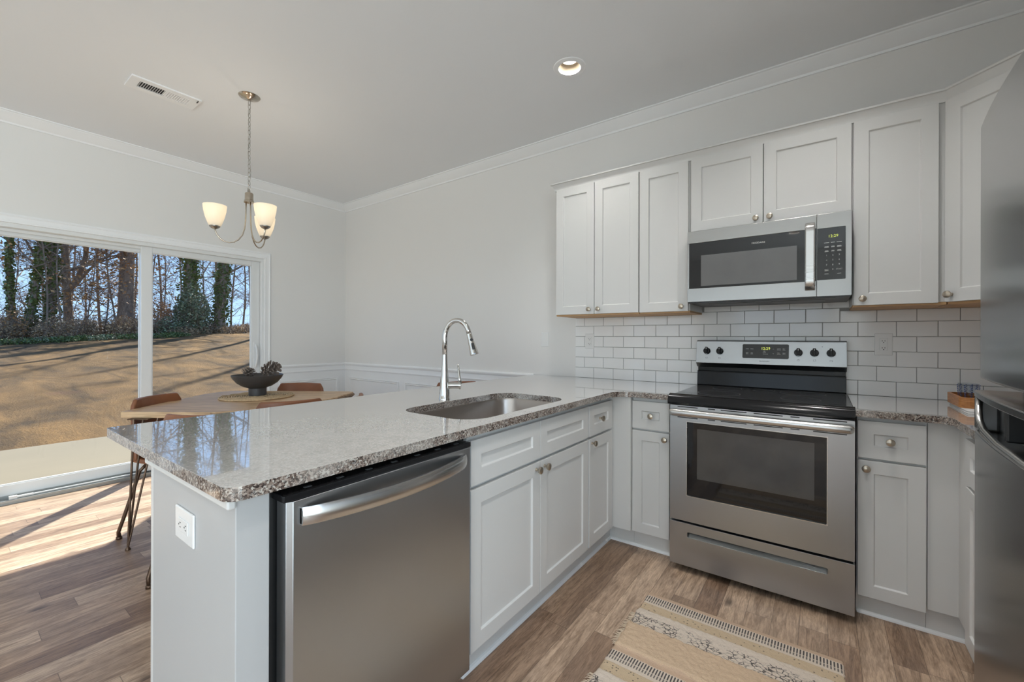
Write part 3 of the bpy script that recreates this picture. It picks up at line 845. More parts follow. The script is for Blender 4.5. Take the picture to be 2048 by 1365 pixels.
# bowed handle
m = MB(FDW); NS = 28
ring = [(-.006, -.019), (.004, -.021), (.008, -.013), (.009, .0), (.008, .013), (.004, .021), (-.006, .019)]
vs_ = []
for i in range(NS + 1):
    a = i / NS; u = -2.546 + .554 * a
    bow = .004 + .050 * math.sin(PI * a) ** .75
    vs_ += [(u, bow + rn, .815 + rz_) for rn, rz_ in ring]
k = len(ring)
fs = [(i * k + j, i * k + (j + 1) % k, (i + 1) * k + (j + 1) % k, (i + 1) * k + j) for i in range(NS) for j in range(k)] + [tuple(range(k)), tuple(range(NS * k, NS * k + k))[::-1]]
m.add(vs_, fs)
m.box(-2.546, -2.53, -.001, .006, .797, .833).box(-2.008, -1.992, -.001, .006, .797, .833)
m.build('handle', M['steelh'], dw, smooth=40)

# ------------------------------------------------------------------ range
rg_ = thing('electric_range', 'freestanding stainless range with black glass cooktop', 'range', (.378, -.36, 0))
FG = face(0, -.715, 0)     # n=0 is the oven door face
X0, X1 = -.008, .762
MB().box(X0 + .006, X1 - .006, -.665, -.03, .045, .872).build('body', simple('dark_range_side', (.05, .05, .05), .35), rg_)
for fx_, fy_ in ((.04, -.61), (.715, -.61), (.04, -.08), (.715, -.08)):
    MB().lathe([(.017, 0), (.017, .012), (.010, .016), (.010, .046)], (fx_, fy_, 0), n=14).build('foot', M['blackp'], rg_)
od = MB(FG)
od.slab([rrect(X0, X1, .268, .872, .006, 3), rrect(.076, .667, .402, .790, .008, 3)], 0, 1)
# slab() builds in x,y: turn it into (u,n,z)
mm = MB(FG)
fl = [rrect(X0, X1, .268, .872, .004, 3), rrect(.076, .667, .402, .790, .008, 3)]
flat = [p for l in fl for p in l]; n = len(flat)
tris = tessellate_polygon([[Vector((x, y, 0)) for x, y in l] for l in fl])
vs_ = [(x, -.045, y) for x, y in flat] + [(x, 0.0, y) for x, y in flat]
fs = [tuple(t_) for t_ in tris] + [tuple(n + i for i in reversed(t_)) for t_ in tris]
b0 = 0
for l in fl:
    k = len(l); fs += [(b0 + i, b0 + (i + 1) % k, n + b0 + (i + 1) % k, n + b0 + i) for i in range(k)]; b0 += k
mm.add(vs_, fs)
odo = mm.build('oven_door', M['steel'], rg_, bevel=.0015)
m = MB(FG)
for a, b_, c_, d in ((.074, .078, .400, .792), (.665, .669, .400, .792), (.078, .665, .400, .404), (.078, .665, .788, .792)): m.box(a, b_, -.004, .002, c_, d)
m.build('window_bezel', M['steelh'], odo)
MB(FG).box(.0775, .6655, -.028, -.006, .4035, .7885).build('window_glass', M['blackg'], odo)
m = MB(FG).box(.126, .620, -.0065, -.0052, .497, .756).build('inner_window', M['ovenin'], odo)
m = MB(FG)
for (a, b_) in ((.03, .13), (.178, .212), (.238, .352), (.382, .50), (.53, .565), (.615, .735)):
    m.box(a, b_, -.002, .0006, .8625, .8675).box(a, b_, -.002, .0006, .8075, .8120)
m.build('vent_slots', M['dark'], odo)
m = MB(FG); prof_ = []
NS = 16; vs_ = []
us = [X0 + .004, X0 + .010] + [X0 + .02 + (X1 - X0 - .04) * i / 10 for i in range(11)] + [X1 - .010, X1 - .004]
for i, u in enumerate(us):
    sc = .55 if i in (0, len(us) - 1) else (.85 if i in (1, len(us) - 2) else 1.0)
    for k in range(NS):
        a = 2 * PI * k / NS
        vs_.append((u, .030 + .017 * sc * math.cos(a), .8375 + .0185 * sc * math.sin(a)))
fs = [(i * NS + j, i * NS + (j + 1) % NS, (i + 1) * NS + (j + 1) % NS, (i + 1) * NS + j) for i in range(len(us) - 1) for j in range(NS)] + [tuple(range(NS)), tuple(range((len(us) - 1) * NS, len(us) * NS))[::-1]]
m.add(vs_, fs)
m.box(X0 + .012, X0 + .034, 0, .024, .828, .847).box(X1 - .034, X1 - .012, 0, .024, .828, .847)
m.build('handle', M['steelh'], odo, smooth=45)
# storage drawer with recessed pull
mm = MB(FG)
hz0, hz1 = .186, .214
fl = [rrect(X0, X1, .036, .258, .004, 3), rrect(.081, .669, hz0, hz1, .006, 3)]
flat = [p for l in fl for p in l]; n = len(flat)
tris = tessellate_polygon([[Vector((x, y, 0)) for x, y in l] for l in fl])
vs_ = [(x, -.045, y) for x, y in flat] + [(x, 0.004, y) for x, y in flat]
fs = [tuple(t_) for t_ in tris] + [tuple(n + i for i in reversed(t_)) for t_ in tris]
b0 = 0
for l in fl:
    k = len(l); fs += [(b0 + i, b0 + (i + 1) % k, n + b0 + (i + 1) % k, n + b0 + i) for i in range(k)]; b0 += k
mm.add(vs_, fs)
dro = mm.build('storage_drawer', M['steel'], rg_, bevel=.0015)
m = MB(FG)   # sloping scoop inside the pull
m.add([(.082, .003, hz0 + .001), (.668, .003, hz0 + .001), (.668, -.030, hz0 + .020), (.082, -.030, hz0 + .020)], [(0, 1, 2, 3)])
m.build('pull_scoop', M['steelh'], dro, recalc=False)
MB(FG).box(.080, .670, -.044, -.032, hz0 - .004, hz1 + .004).build('pull_recess', M['blackp'], dro)
# cooktop: black rolled frame with glass
m = MB()
prof_c = [(-.668, .870), (-.712, .874), (-.716, .886), (-.706, .912), (-.690, .924), (-.672, .9285), (-.660, .9275), (-.655, .924), (-.655, .870)]
vs_ = [(x, y, z) for x in (-.022, .764) for y, z in prof_c]; k = len(prof_c)
fs = [(j, (j + 1) % k, k + (j + 1) % k, k + j) for j in range(k)] + [tuple(range(k)), tuple(range(k, 2 * k))[::-1]]
m.add(vs_, fs)
m.box(-.014, .760, -.655, -.030, .872, .9165)
ck = m.build('cooktop_frame', M['black'], rg_, smooth=35, bevel=.001)
m = MB(); m.prism(rrect(-.004, .750, -.650, -.110, .01, 3), .9168, .9245)
gt = m.build('cooktop_glass', simple('cooktop_ceramic_glass', (.035, .035, .037), .07, var=.05), rg_, bevel=.001)
m = MB()
for bx, by, br in ((.19, -.50, .105), (.56, -.50, .085), (.19, -.24, .08), (.56, -.24, .105), (.375, -.22, .055)):
    m.slab([circ(bx, by, br, 40), circ(bx, by, br - .0025, 40)], .9245, .9248)
m.build('burner_rings', simple('grey_burner_print', (.075, .075, .075), .3), gt)
# backguard
m = MB(); GX0, GX1 = -.019, .758
def yz_prism(m, prof, x0, x1):
    k = len(prof); vs_ = [(x, y, z) for x in (x0, x1) for y, z in prof]
    m.add(vs_, [(j, (j + 1) % k, k + (j + 1) % k, k + j) for j in range(k)] + [tuple(range(k)), tuple(range(k, 2 * k))[::-1]])
yz_prism(m, [(-.020, .915), (-.060, .915), (-.068, .925), (-.060, 1.008), (-.058, 1.014), (-.020, 1.014)], GX0 + .002, GX1 - .002)
yz_prism(m, [(-.020, 1.0142), (-.050, 1.0142), (-.050, 1.0398), (-.020, 1.0398)], GX0 + .004, GX1 - .004)
m.build('backguard', M['black'], rg_, bevel=.0015)
m = MB()
yz_prism(m, [(-.020, 1.040), (-.062, 1.040), (-.094, 1.068), (-.068, 1.206), (-.062, 1.210), (-.020, 1.210)], GX0, GX1)
cpn = m.build('control_panel', M['steel'], rg_, bevel=.0015)
MB().box(GX0 + .001, GX1 - .001, -.058, -.021, 1.2102, 1.2125).build('top_edge', M['black'], cpn)
# panel face frame: slanted plane from (-.094,1.068) to (-.068,1.206)
sl = Vector((0, .026, .138)).normalized(); nv = Vector((0, -sl.z, sl.y))
FCP = Matrix(((1, 0, 0, 0), (0, nv.y, sl.y, -.094), (0, nv.z, sl.z, 1.068), (0, 0, 0, 1)))   # local (u, n, s)
def S(z): return (z - 1.068) / (sl.z)
m = MB(FCP); m.add([(x, n_, y) for n_ in (.0, .0015) for x, y in rrect(.249, .490, S(1.104), S(1.190), .008, 4)], [])
k = len(rrect(.249, .490, 0, 1, .008, 4))
m.add([(x, n_, y) for n_ in (-.001, .0016) for x, y in rrect(.249, .490, S(1.104), S(1.190), .008, 4)], [tuple(range(k)), tuple(range(k, 2 * k))[::-1]] + [(i, (i + 1) % k, k + (i + 1) % k, k + i) for i in range(k)])
disp = m.build('display_panel', M['blackg'], cpn)
m = MB(FCP); text_into(m, '12:29', .022, .372, .0020, S(1.163)); m.build('clock_digits', M['led'], disp, recalc=False)
m = MB(FCP)
for (u, w, z) in ((.275, .016, 1.160), (.300, .016, 1.160), (.275, .014, 1.136), (.300, .014, 1.136), (.275, .012, 1.130), (.300, .014, 1.130), (.366, .010, 1.148), (.366, .016, 1.140), (.372, .026, 1.131), (.440, .018, 1.163), (.440, .020, 1.157), (.466, .014, 1.163), (.466, .014, 1.157), (.438, .012, 1.138), (.440, .018, 1.131), (.466, .014, 1.138), (.466, .014, 1.132)):
    MB(FCP).box(u - w / 2, u + w / 2, .0016, .0020, S(z) - .0012, S(z) + .0012).build('button_legend', M['print'], disp)
for (u, z, s_) in ((.412, 1.160, 1), (.412, 1.135, -1)):
    m = MB(FCP); m.add([(u - .005, .0019, S(z) - s_ * .003), (u, .0019, S(z) + s_ * .003), (u + .005, .0019, S(z) - s_ * .003), (u, .0019, S(z) + s_ * .001)], [(0, 1, 3), (1, 2, 3)]); m.build('arrow_legend', M['print'], disp, recalc=False)
m = MB(FCP); text_into(m, 'FRIGIDAIRE', .0105, .366, .0004, S(1.087)); m.build('lettering', M['printk'], cpn, recalc=False)
for j, u in enumerate((.045, .121, .536, .612, .688)):
    m = MB(FCP)
    c_ = FCP @ Vector((u, 0, S(1.143))); axn = (FCP @ Vector((u, 1, S(1.143)))) - c_
    m2 = MB(); m2.lathe([(.0215, .0), (.0215, .004), (.0195, .016), (.018, .018), (.0, .018)], c_, axn, 26)
    ko = m2.build('control_knob', M['black'], cpn, smooth=40)
    m.box(u - .0075, u + .0075, .010, .030, S(1.143) - .020, S(1.143) + .023)
    m.build('grip', M['black'], ko, bevel=.003)
    m = MB(FCP); m.box(u - .0012, u + .0012, .0300, .0304, S(1.143) + .008, S(1.143) + .018); m.build('pointer', M['plastic'], ko)
    m = MB(FCP)
    z = S(1.100); q = .006
    for a, b_, c2, d in ((u - q, u + q, z - q * .7, z - q * .7 + .0009), (u - q, u + q, z + q * .7 - .0009, z + q * .7), (u - q, u - q + .0009, z - q * .7, z + q * .7), (u + q - .0009, u + q, z - q * .7, z + q * .7)): m.box(a, b_, .0, .0005, c2, d)
    dxs = ((-.004, -.003), (-.004, .003), (0, .004), (.005, .004), (.005, -.003))[j]
    m.box(u + dxs[0] - .0015, u + dxs[0] + .0015, 0, .0006, z + dxs[1] - .0015, z + dxs[1] + .0015)
    m.build('burner_symbol', M['printk'], cpn)
m = MB(FCP); m.box(.646, .650, 0, .0006, S(1.176), S(1.176) + .004); m.build('indicator_dot', M['printk'], cpn)

# ------------------------------------------------------------------ microwave
mw = thing('microwave', 'stainless over-the-range microwave under the short wall cabinet', 'microwave', (.384, -.2, 1.437))
FM = face(0, -.420, 0)
MX0, MX1, MZ0, MZ1 = .006, .762, 1.437, 1.848
MB(FM).box(MX0 + .003, MX1 - .003, -.409, -.030, MZ0 + .002, MZ1 - .001).build('housing', M['mwsteel'], mw, bevel=.001)
# door frame: slab with window cut-out
def frame_slab(fr, u0, u1, z0, z1, hole_, n0, n1, r=.002):
    mm = MB(fr); fl = [rrect(u0, u1, z0, z1, r, 2), hole_]
    flat = [p for l in fl for p in l]; n = len(flat)
    tris = tessellate_polygon([[Vector((x, y, 0)) for x, y in l] for l in fl])
    mm.add([(x, n0, y) for x, y in flat] + [(x, n1, y) for x, y in flat], [tuple(t_) for t_ in tris] + [tuple(n + i for i in reversed(t_)) for t_ in tris])
    b0 = 0
    for l in fl:
        k = len(l); mm.f += [[len(mm.v) - 2 * n + q for q in (b0 + i, b0 + (i + 1) % k, n + b0 + (i + 1) % k, n + b0 + i)] for i in range(k)]; mm.mi += [0] * k; b0 += k
    return mm
dm = MB(FM).box(MX0, .6235, -.029, 0, 1.779, MZ1).box(MX0, .6235, -.029, 0, MZ0, 1.515).box(MX0, .0155, -.029, 0, 1.5152, 1.7788)
mdo = dm.build('door', M['mwsteel'], mw, bevel=.0012)
MB(FM).box(.0157, .6235, -.028, -.0015, 1.5155, 1.7785).build('door_glass', M['blackg'], mdo)
MB(FM).box(.080, .541, -.0016, -.0008, 1.527, 1.704).build('window_screen', M['mwin'], mdo)
m = MB(FM); text_into(m, 'FRIGIDAIRE', .0125, .368, -.0006, 1.741); m.build('lettering', M['print'], mdo, recalc=False)
m = frame_slab(FM, .6255, MX1, MZ0, MZ1, rrect(.6258, .739, 1.518, 1.776, .004, 3), -.029, 0)
cpm = m.build('control_section', M['mwsteel'], mw, bevel=.001)
MB(FM).box(.6260, .7385, -.028, -.0015, 1.5185, 1.7755).build('keypad', M['blackg'], cpm)
m = MB(FM); text_into(m, '12:29', .0185, .690, -.0008, 1.733); m.build('clock_digits', M['led'], cpm, recalc=False)
m = MB(FM)
kx = (.664, .689, .714)
for i, row in enumerate(('123', '456', '789')):
    for j, ch in enumerate(row): text_into(m, ch, .011, kx[j], -.0008, 1.6385 - .0235 * i)
text_into(m, '0', .011, kx[1], -.0008, 1.568); text_into(m, 'START', .0085, kx[2], -.0008, 1.568)
for i, z in enumerate((1.702, 1.683, 1.679, 1.662, 1.658, 1.569, 1.563, 1.547)):
    for j, u in enumerate(kx):
        if i >= 5 and j == 1: continue
        if i in (5, 6) and j == 2: continue
        w = (.020, .016, .020)[j] * (1, .8, .9, .7, .8, .8, .8, .8)[i]
        m.box(u - w / 2, u + w / 2, -.0012, -.0008, z - .0011, z + .0011)
m.build('key_legends', M['print'], cpm, recalc=False)
m = MB(FM); vs_ = []
hp = [(.576, -.006), (.576, .004), (.581, .009), (.612, .009), (.617, .004), (.617, -.006)]
NS = 20
for i in range(NS + 1):
    a = i / NS; z = 1.469 + .341 * a; e = min(a, 1 - a)
    nn_ = .034 * min(1, (e / .07)) ** .6 if e > 0 else 0.0
    vs_ += [(u, nn_ + d, z) for u, d in hp]
k = 6
fs = [(i * k + j, i * k + (j + 1) % k, (i + 1) * k + (j + 1) % k, (i + 1) * k + j) for i in range(NS) for j in range(k)] + [tuple(range(k)), tuple(range(NS * k, NS * k + k))[::-1]]
m.add(vs_, fs); m.build('handle', M['steelh'], mdo, smooth=40)
m = MB(FM)
m.box(MX0 + .004, MX1 - .004, -.409, -.004, MZ0 - .006, MZ0 + .0018)
bt = m.build('underside_plate', simple('grey_vent_metal', (.045, .045, .045), .4, .5), mw)
m = MB(FM)
m.box(.05, .70, -.075, -.028, MZ0 - .0075, MZ0 - .006).box(.10, .34, -.30, -.12, MZ0 - .0075, MZ0 - .006).box(.42, .66, -.30, -.12, MZ0 - .0075, MZ0 - .006)
m.build('grease_filters', M['blackp'], bt)

# ------------------------------------------------------------------ refrigerator
fg = thing('refrigerator', 'tall dark stainless top-freezer refrigerator at the right', 'refrigerator', (1.33, -1.91, 0))
FY0, FY1 = -2.335, -1.500
def door_plan(x_edge, bulge, xb, r=.022):
    pts = [(xb, FY1 - .0), ]
    pts += [(x_edge + r, FY1)] + [(x_edge + r - r * math.sin(R(a)), FY1 - r + r * math.cos(R(a))) for a in (30, 60, 90)]
    for i in range(1, 16):
        a = i / 16; y = FY1 - r + (FY0 - FY1 + 2 * r) * a
        pts.append((x_edge - bulge * 4 * a * (1 - a), y))
    pts += [(x_edge + r - r * math.sin(R(a)), FY0 + r - r * math.cos(R(a))) for a in (90, 60, 30)] + [(x_edge + r, FY0), (xb, FY0)]
    return pts
MB().box(1.036, XR - .02, FY0 + .004, FY1 - .004, .03, 1.742).build('cabinet_body', simple('grey_refrigerator_side', (.20, .20, .20), .4), fg, bevel=.003)
MB().box(1.05, XR - .03, FY0 + .02, FY1 - .02, .0, .03).build('base_grille', M['blackp'], fg)
MB().prism(door_plan(.962, .022, 1.034), 1.128, 1.752).build('freezer_door', M['fridge'], fg, smooth=35, bevel=.006, seg=3)
fd = MB().prism(door_plan(.953, .022, 1.034), .045, 1.0).build('fridge_door', M['fridge'], fg, smooth=35, bevel=.004, seg=3)
# pocket pull along the head of the lower door
MB().prism(door_plan(.952, .022, 1.034, .02), 1.083, 1.098).build('door_cap', M['fridge'], fd, smooth=35, bevel=.002)
MB().box(.990, 1.034, FY0 + .01, FY1 - .01, 1.0, 1.083).build('pocket_liner', M['blackp'], fd)
MB().box(.955, .992, FY1 - .040, FY1 - .002, 1.0, 1.083).build('pocket_end', M['fridge'], fd, bevel=.006)
lip = [(.957, FY1 - .040, 1.082), (.953, FY1 - .052, 1.055), (.950, FY1 - .075, 1.030), (.946, FY1 - .13, 1.014), (.940, FY1 - .25, 1.005), (.934, FY1 - .42, 1.003), (.940, FY0 + .25, 1.005), (.951, FY0 + .03, 1.01)]
MB().tube(lip, .007, 10).build('pocket_lip', M['steelh'], fd, smooth=True)
MB().box(.955, .99, FY1 - .235, FY1 - .215, 1.01, 1.075).build('pocket_rib', M['blackp'], fd, bevel=.004)

# ------------------------------------------------------------------ tray, glasses, towel on the right counter
tr_ = thing('wooden_tray', 'orange-brown wooden tray on the counter behind the refrigerator edge', 'tray', (1.35, -.30, .914))
TX0, TX1, TY0, TY1 = 1.130, 1.56, -.42, -.16
m = MB(); m.prism(rrect(TX0, TX1, TY0, TY1, .03, 4), .926, .934); m.build('tray_base', M['traywood'], tr_, bevel=.002)
m = MB(); m.slab([rrect(TX0, TX1, TY0, TY1, .03, 5), rrect(TX0 + .012, TX1 - .012, TY0 + .012, TY1 - .012, .02, 5)], .934, .972); m.build('tray_rim', M['traywood'], tr_, bevel=.003)
tw = MB()
for i, (dx, z0) in enumerate(((0, .9145), (.004, .9185), (.001, .9225))):
    tw.prism(rrect(1.135 + dx, 1.45, -.505 + dx, -.19, .008, 3), z0, z0 + .0038)
tag(tw.build('folded_towel', M['towel'], bevel=.0015), 'folded white towel lying under the wooden tray', 'towel')
cupg = thing('drinking_glass', 'patterned drinking glass with blue dots standing in the wooden tray', 'glass', (1.188, -.25, .934))
MB().lathe([(.027, 0), (.030, .003), (.036, .085), (.0372, .088), (.0335, .088), (.028, .010), (.0, .008)], (1.188, -.25, .9345), n=28).build('glass_wall', M['cup'], cupg, smooth=40)
m = MB()
for cc in range(12):
    an = 2 * PI * cc / 12
    for rr_ in range(9):
        z = .945 + rr_ * .0085; rad = .0305 + (z - .938) / .085 * .006 + .0006
        p = Vector((1.188 + rad * math.cos(an), -.25 + rad * math.sin(an), z)); nn_ = Vector((math.cos(an), math.sin(an), 0))
        if cc % 3 == 2: m.tube([p - nn_ * .0004, p + nn_ * .0008], .0030, 6)
        else:
            tdir = Vector((-nn_.y, nn_.x, 0)); s_ = 1 if (rr_ + cc) % 2 else -1
            m.tube([p - tdir * .003 * s_ - Vector((0, 0, .003)), p + tdir * .003 * s_ + Vector((0, 0, .003))], .0012, 5)
m.build('painted_pattern', simple('blue_glaze', (.05, .09, .24), .4), cupg)

# ------------------------------------------------------------------ ceiling fixtures
cvn = thing('ceiling_vent', 'white rectangular louvered air vent on the ceiling', 'vent', (-2.885, -2.13, CEIL))
VX0, VX1, VY0, VY1 = -2.975, -2.795, -2.312, -1.945
m = MB(); m.slab([rrect(VX0, VX1, VY0, VY1, .003, 2), [(VX0 + .045, VY0 + .05), (VX1 - .045, VY0 + .05), (VX1 - .045, VY1 - .05), (VX0 + .045, VY1 - .05)]], CEIL - .010, CEIL - .0005)
m.build('vent_frame', M['trim'], cvn, bevel=.004)
MB().box(VX0 + .04, VX1 - .04, VY0 + .045, VY1 - .045, CEIL - .0018, CEIL - .0006).build('duct_backing', M['dark'], cvn)
m = MB(); n_s = 22
for i in range(n_s):
    y = VY0 + .056 + i * ((VY1 - VY0 - .112) / (n_s - 1)); s_ = .0038 if i < n_s / 2 else -.0062
    m.add([(VX0 + .044, y - s_, CEIL - .010), (VX1 - .044, y - s_, CEIL - .010), (VX1 - .044, y + s_, CEIL - .002), (VX0 + .044, y + s_, CEIL - .002),
           (VX0 + .044, y - s_ + .0009, CEIL - .010), (VX1 - .044, y - s_ + .0009, CEIL - .010), (VX1 - .044, y + s_ + .0009, CEIL - .002), (VX0 + .044, y + s_ + .0009, CEIL - .002)],
          [(0, 1, 2, 3), (4, 5, 6, 7), (0, 1, 5, 4), (2, 3, 7, 6)])
ym = (VY0 + VY1) / 2; m.box(VX0 + .044, VX1 - .044, ym - .002, ym + .002, CEIL - .010, CEIL - .002)
m.build('louvers', M['trim'], cvn)
MB().box(VX1 - .040, VX1 - .012, VY1 - .020, VY1 - .016, CEIL - .016, CEIL - .010).build('damper_lever', M['dark'], cvn)

for i, (x, y) in enumerate(CANS):
    lb_ = 'lit recessed downlight in the ceiling above the peninsula' if i == 0 else None
    d = thing('recessed_downlight', lb_ or 'unseen recessed downlight out of the frame, added as fill light', 'ceiling light', (x, y, CEIL), group='recessed downlights')
    MB().lathe([(.066, CEIL - .0005), (.066, CEIL - .006), (.078, CEIL - .0075), (.095, CEIL - .004), (.0975, CEIL - .0005)], (x, y, 0), n=40, caps=False).build('trim_ring', M['trim'], d, smooth=40)
    MB().lathe([(.0665, CEIL - .001), (.0665, CEIL + .001), (.054, CEIL + .034), (.046, CEIL + .046)], (x, y, 0), n=36, caps=False).build('baffle', M['baffle'], d, smooth=True)
    MB().lathe([(.0, CEIL + .045), (.0475, CEIL + .045), (.0475, CEIL + .048), (.0, CEIL + .048)], (x, y, 0), n=36, caps=False).build('lens', M['lens'], d)

# chandelier
HX, HY = -2.481, -1.775
ch = thing('chandelier', 'three-light brushed nickel chandelier with frosted glass shades over the table', 'chandelier', (HX, HY, CEIL))
MB().lathe([(.0, 2.826), (.012, 2.826), (.016, 2.830), (.045, 2.838), (.060, 2.844), (.065, 2.8495), (.0, 2.8495)], (HX, HY, 0), n=36, caps=False).build('canopy', M['nickel'], ch, smooth=40)
m = MB(); z = 2.822; i = 0
while z > 2.222:
    a = (i % 2) * 90 + 20; ca, sa = math.cos(R(a)), math.sin(R(a)); pts = []
    for k in range(13):
        q = 2 * PI * k / 12; pts.append((HX + ca * .0085 * math.cos(q), HY + sa * .0085 * math.cos(q), z - .016 + .017 * math.sin(q)))
    m.tube(pts, .0018, 6, caps=False); z -= .0285; i += 1
m.build('chain', M['nickeld'], ch, smooth=True)
m = MB(); m.tube([(HX + .010 * math.sin(q * .9), HY + .008 * math.cos(q * 1.3), 2.825 - .62 * q / 12) for q in range(13)], .0016, 6); m.build('cord', M['nickeld'], ch, smooth=True)
MB().lathe([(.0, 2.215), (.006, 2.215), (.006, 2.200), (.022, 2.197), (.025, 2.192), (.0255, 2.150), (.029, 2.147), (.029, 2.140), (.031, 2.136), (.031, 2.132), (.0, 2.130)], (HX, HY, 0), n=32, caps=False).build('hub', M['nickel'], ch, smooth=35)
for j, ang in enumerate((211, 91, -30)):
    a = TH + R(ang); dx, dy = math.cos(a), math.sin(a)
    rz_ = [(.017, 2.140), (.018, 2.08), (.020, 2.01), (.025, 1.955), (.038, 1.908), (.060, 1.875), (.085, 1.857), (.112, 1.851), (.140, 1.857), (.164, 1.875), (.180, 1.898), (.188, 1.920), (.190, 1.937)]
    ar = MB().tube([(HX + dx * r, HY + dy * r, z) for r, z in rz_], .0042, 10).build('arm', M['nickel'], ch, smooth=True)
    ox, oy = HX + dx * .190, HY + dy * .190
    MB().lathe([(.0, 1.930), (.009, 1.930), (.022, 1.937), (.030, 1.945), (.031, 1.951), (.0, 1.952)], (ox, oy, 0), n=28, caps=False).build('shade_holder', M['nickeld'], ar, smooth=40)
    so = MB().lathe([(.022, 1.949), (.032, 1.950), (.041, 1.970), (.054, 2.008), (.0625, 2.047), (.0665, 2.084), (.0650, 2.0845), (.0605, 2.047), (.0520, 2.009), (.0390, 1.973), (.028, 1.954)], (ox, oy, 0), n=36, caps=False).build('lamp_shade', M['shade'], ch, smooth=60)
    MB().lathe([(.0, 1.985), (.012, 1.988), (.024, 2.010), (.028, 2.027), (.022, 2.045), (.0, 2.052)], (ox, oy, 0), n=18, caps=False).build('bulb', emis('warm_bulb', (1, .88, .7), 3.0), so, smooth=True)
    lamp('chandelier_bulb', 'POINT', 1.1, (ox, oy, 2.062), (1.0, .87, .70), size=.012)

# ------------------------------------------------------------------ dining table
tb_c = (-2.72, -1.70)
tb = thing('dining_table', 'pale wood dining table with black-brown hairpin legs by the patio door', 'table', (tb_c[0], tb_c[1], 0), rz=TH)
Tm = WORLD_M[tb.name]; Ti = Tm.inverted()
poly_w = [(-2.68, -2.385), (-2.98, -2.05), (-3.20, -1.80), (-3.262, -1.66), (-3.235, -1.57), (-3.13, -1.485), (-2.80, -1.25), (-2.475, -1.03), (-2.42, -1.02), (-2.375, -1.07), (-2.30, -1.20), (-2.225, -1.30), (-2.16, -1.48), (-2.14, -1.72), (-2.18, -1.95), (-2.24, -2.08), (-2.34, -2.15), (-2.50, -2.26)]
poly_l = [tuple((Ti @ Vector((x, y, 0)))[:2]) for x, y in poly_w]
def ins(poly, d):
    c_ = (sum(p[0] for p in poly) / len(poly), sum(p[1] for p in poly) / len(poly))
    return [(c_[0] + (x - c_[0]) * (1 - d), c_[1] + (y - c_[1]) * (1 - d)) for x, y in poly]
m = MB(); m.prism(poly_l, .748, .785)
m.build('table_top', M['tablewood'], tb, bevel=.006, seg=3, local=True)
m = MB()
bk = [(-2.42, -1.02), (-2.375, -1.07), (-2.30, -1.20), (-2.225, -1.30)]
pts = [tuple(Ti @ Vector((x - .004, y + .002, .764))) for x, y in bk]
m.tube(pts, [.010, .015, .015, .010], 10)
m.build('live_edge_bark', M['edgebark'], tb, smooth=True, local=True)
for (fx_, fy_) in ((-2.572, -2.392 + .02), (-3.10, -1.66), (-2.56, -1.16), (-2.24, -1.95)):
    f = Ti @ Vector((fx_, fy_, 0)); inw = Vector((-f.x, -f.y, 0)).normalized(); sd = Vector((-inw.y, inw.x, 0))
    m = MB()
    tops = [f + inw * .02 - sd * .015, f + inw * .10 + sd * .055, f + inw * .12 - sd * .055]
    for tp in tops:
        m.tube([(f.x, f.y, .014), (tp.x, tp.y, .748)], .0055, 8)
    a0, a1 = [tops[0].lerp(f, .22), tops[1].lerp(f, .22)]
    m.tube([(a0.x, a0.y, .585), (a1.x, a1.y, .585)], .004, 6)
    m.lathe([(.013, 0), (.013, .006), (.006, .018)], (f.x, f.y, 0), n=12)
    m.box(f.x - .06 + inw.x * .08, f.x + .06 + inw.x * .08, f.y - .05 + inw.y * .08, f.y + .05 + inw.y * .08, .742, .748)
    m.build('hairpin_leg', M['bronze'], tb, smooth=40, local=True)

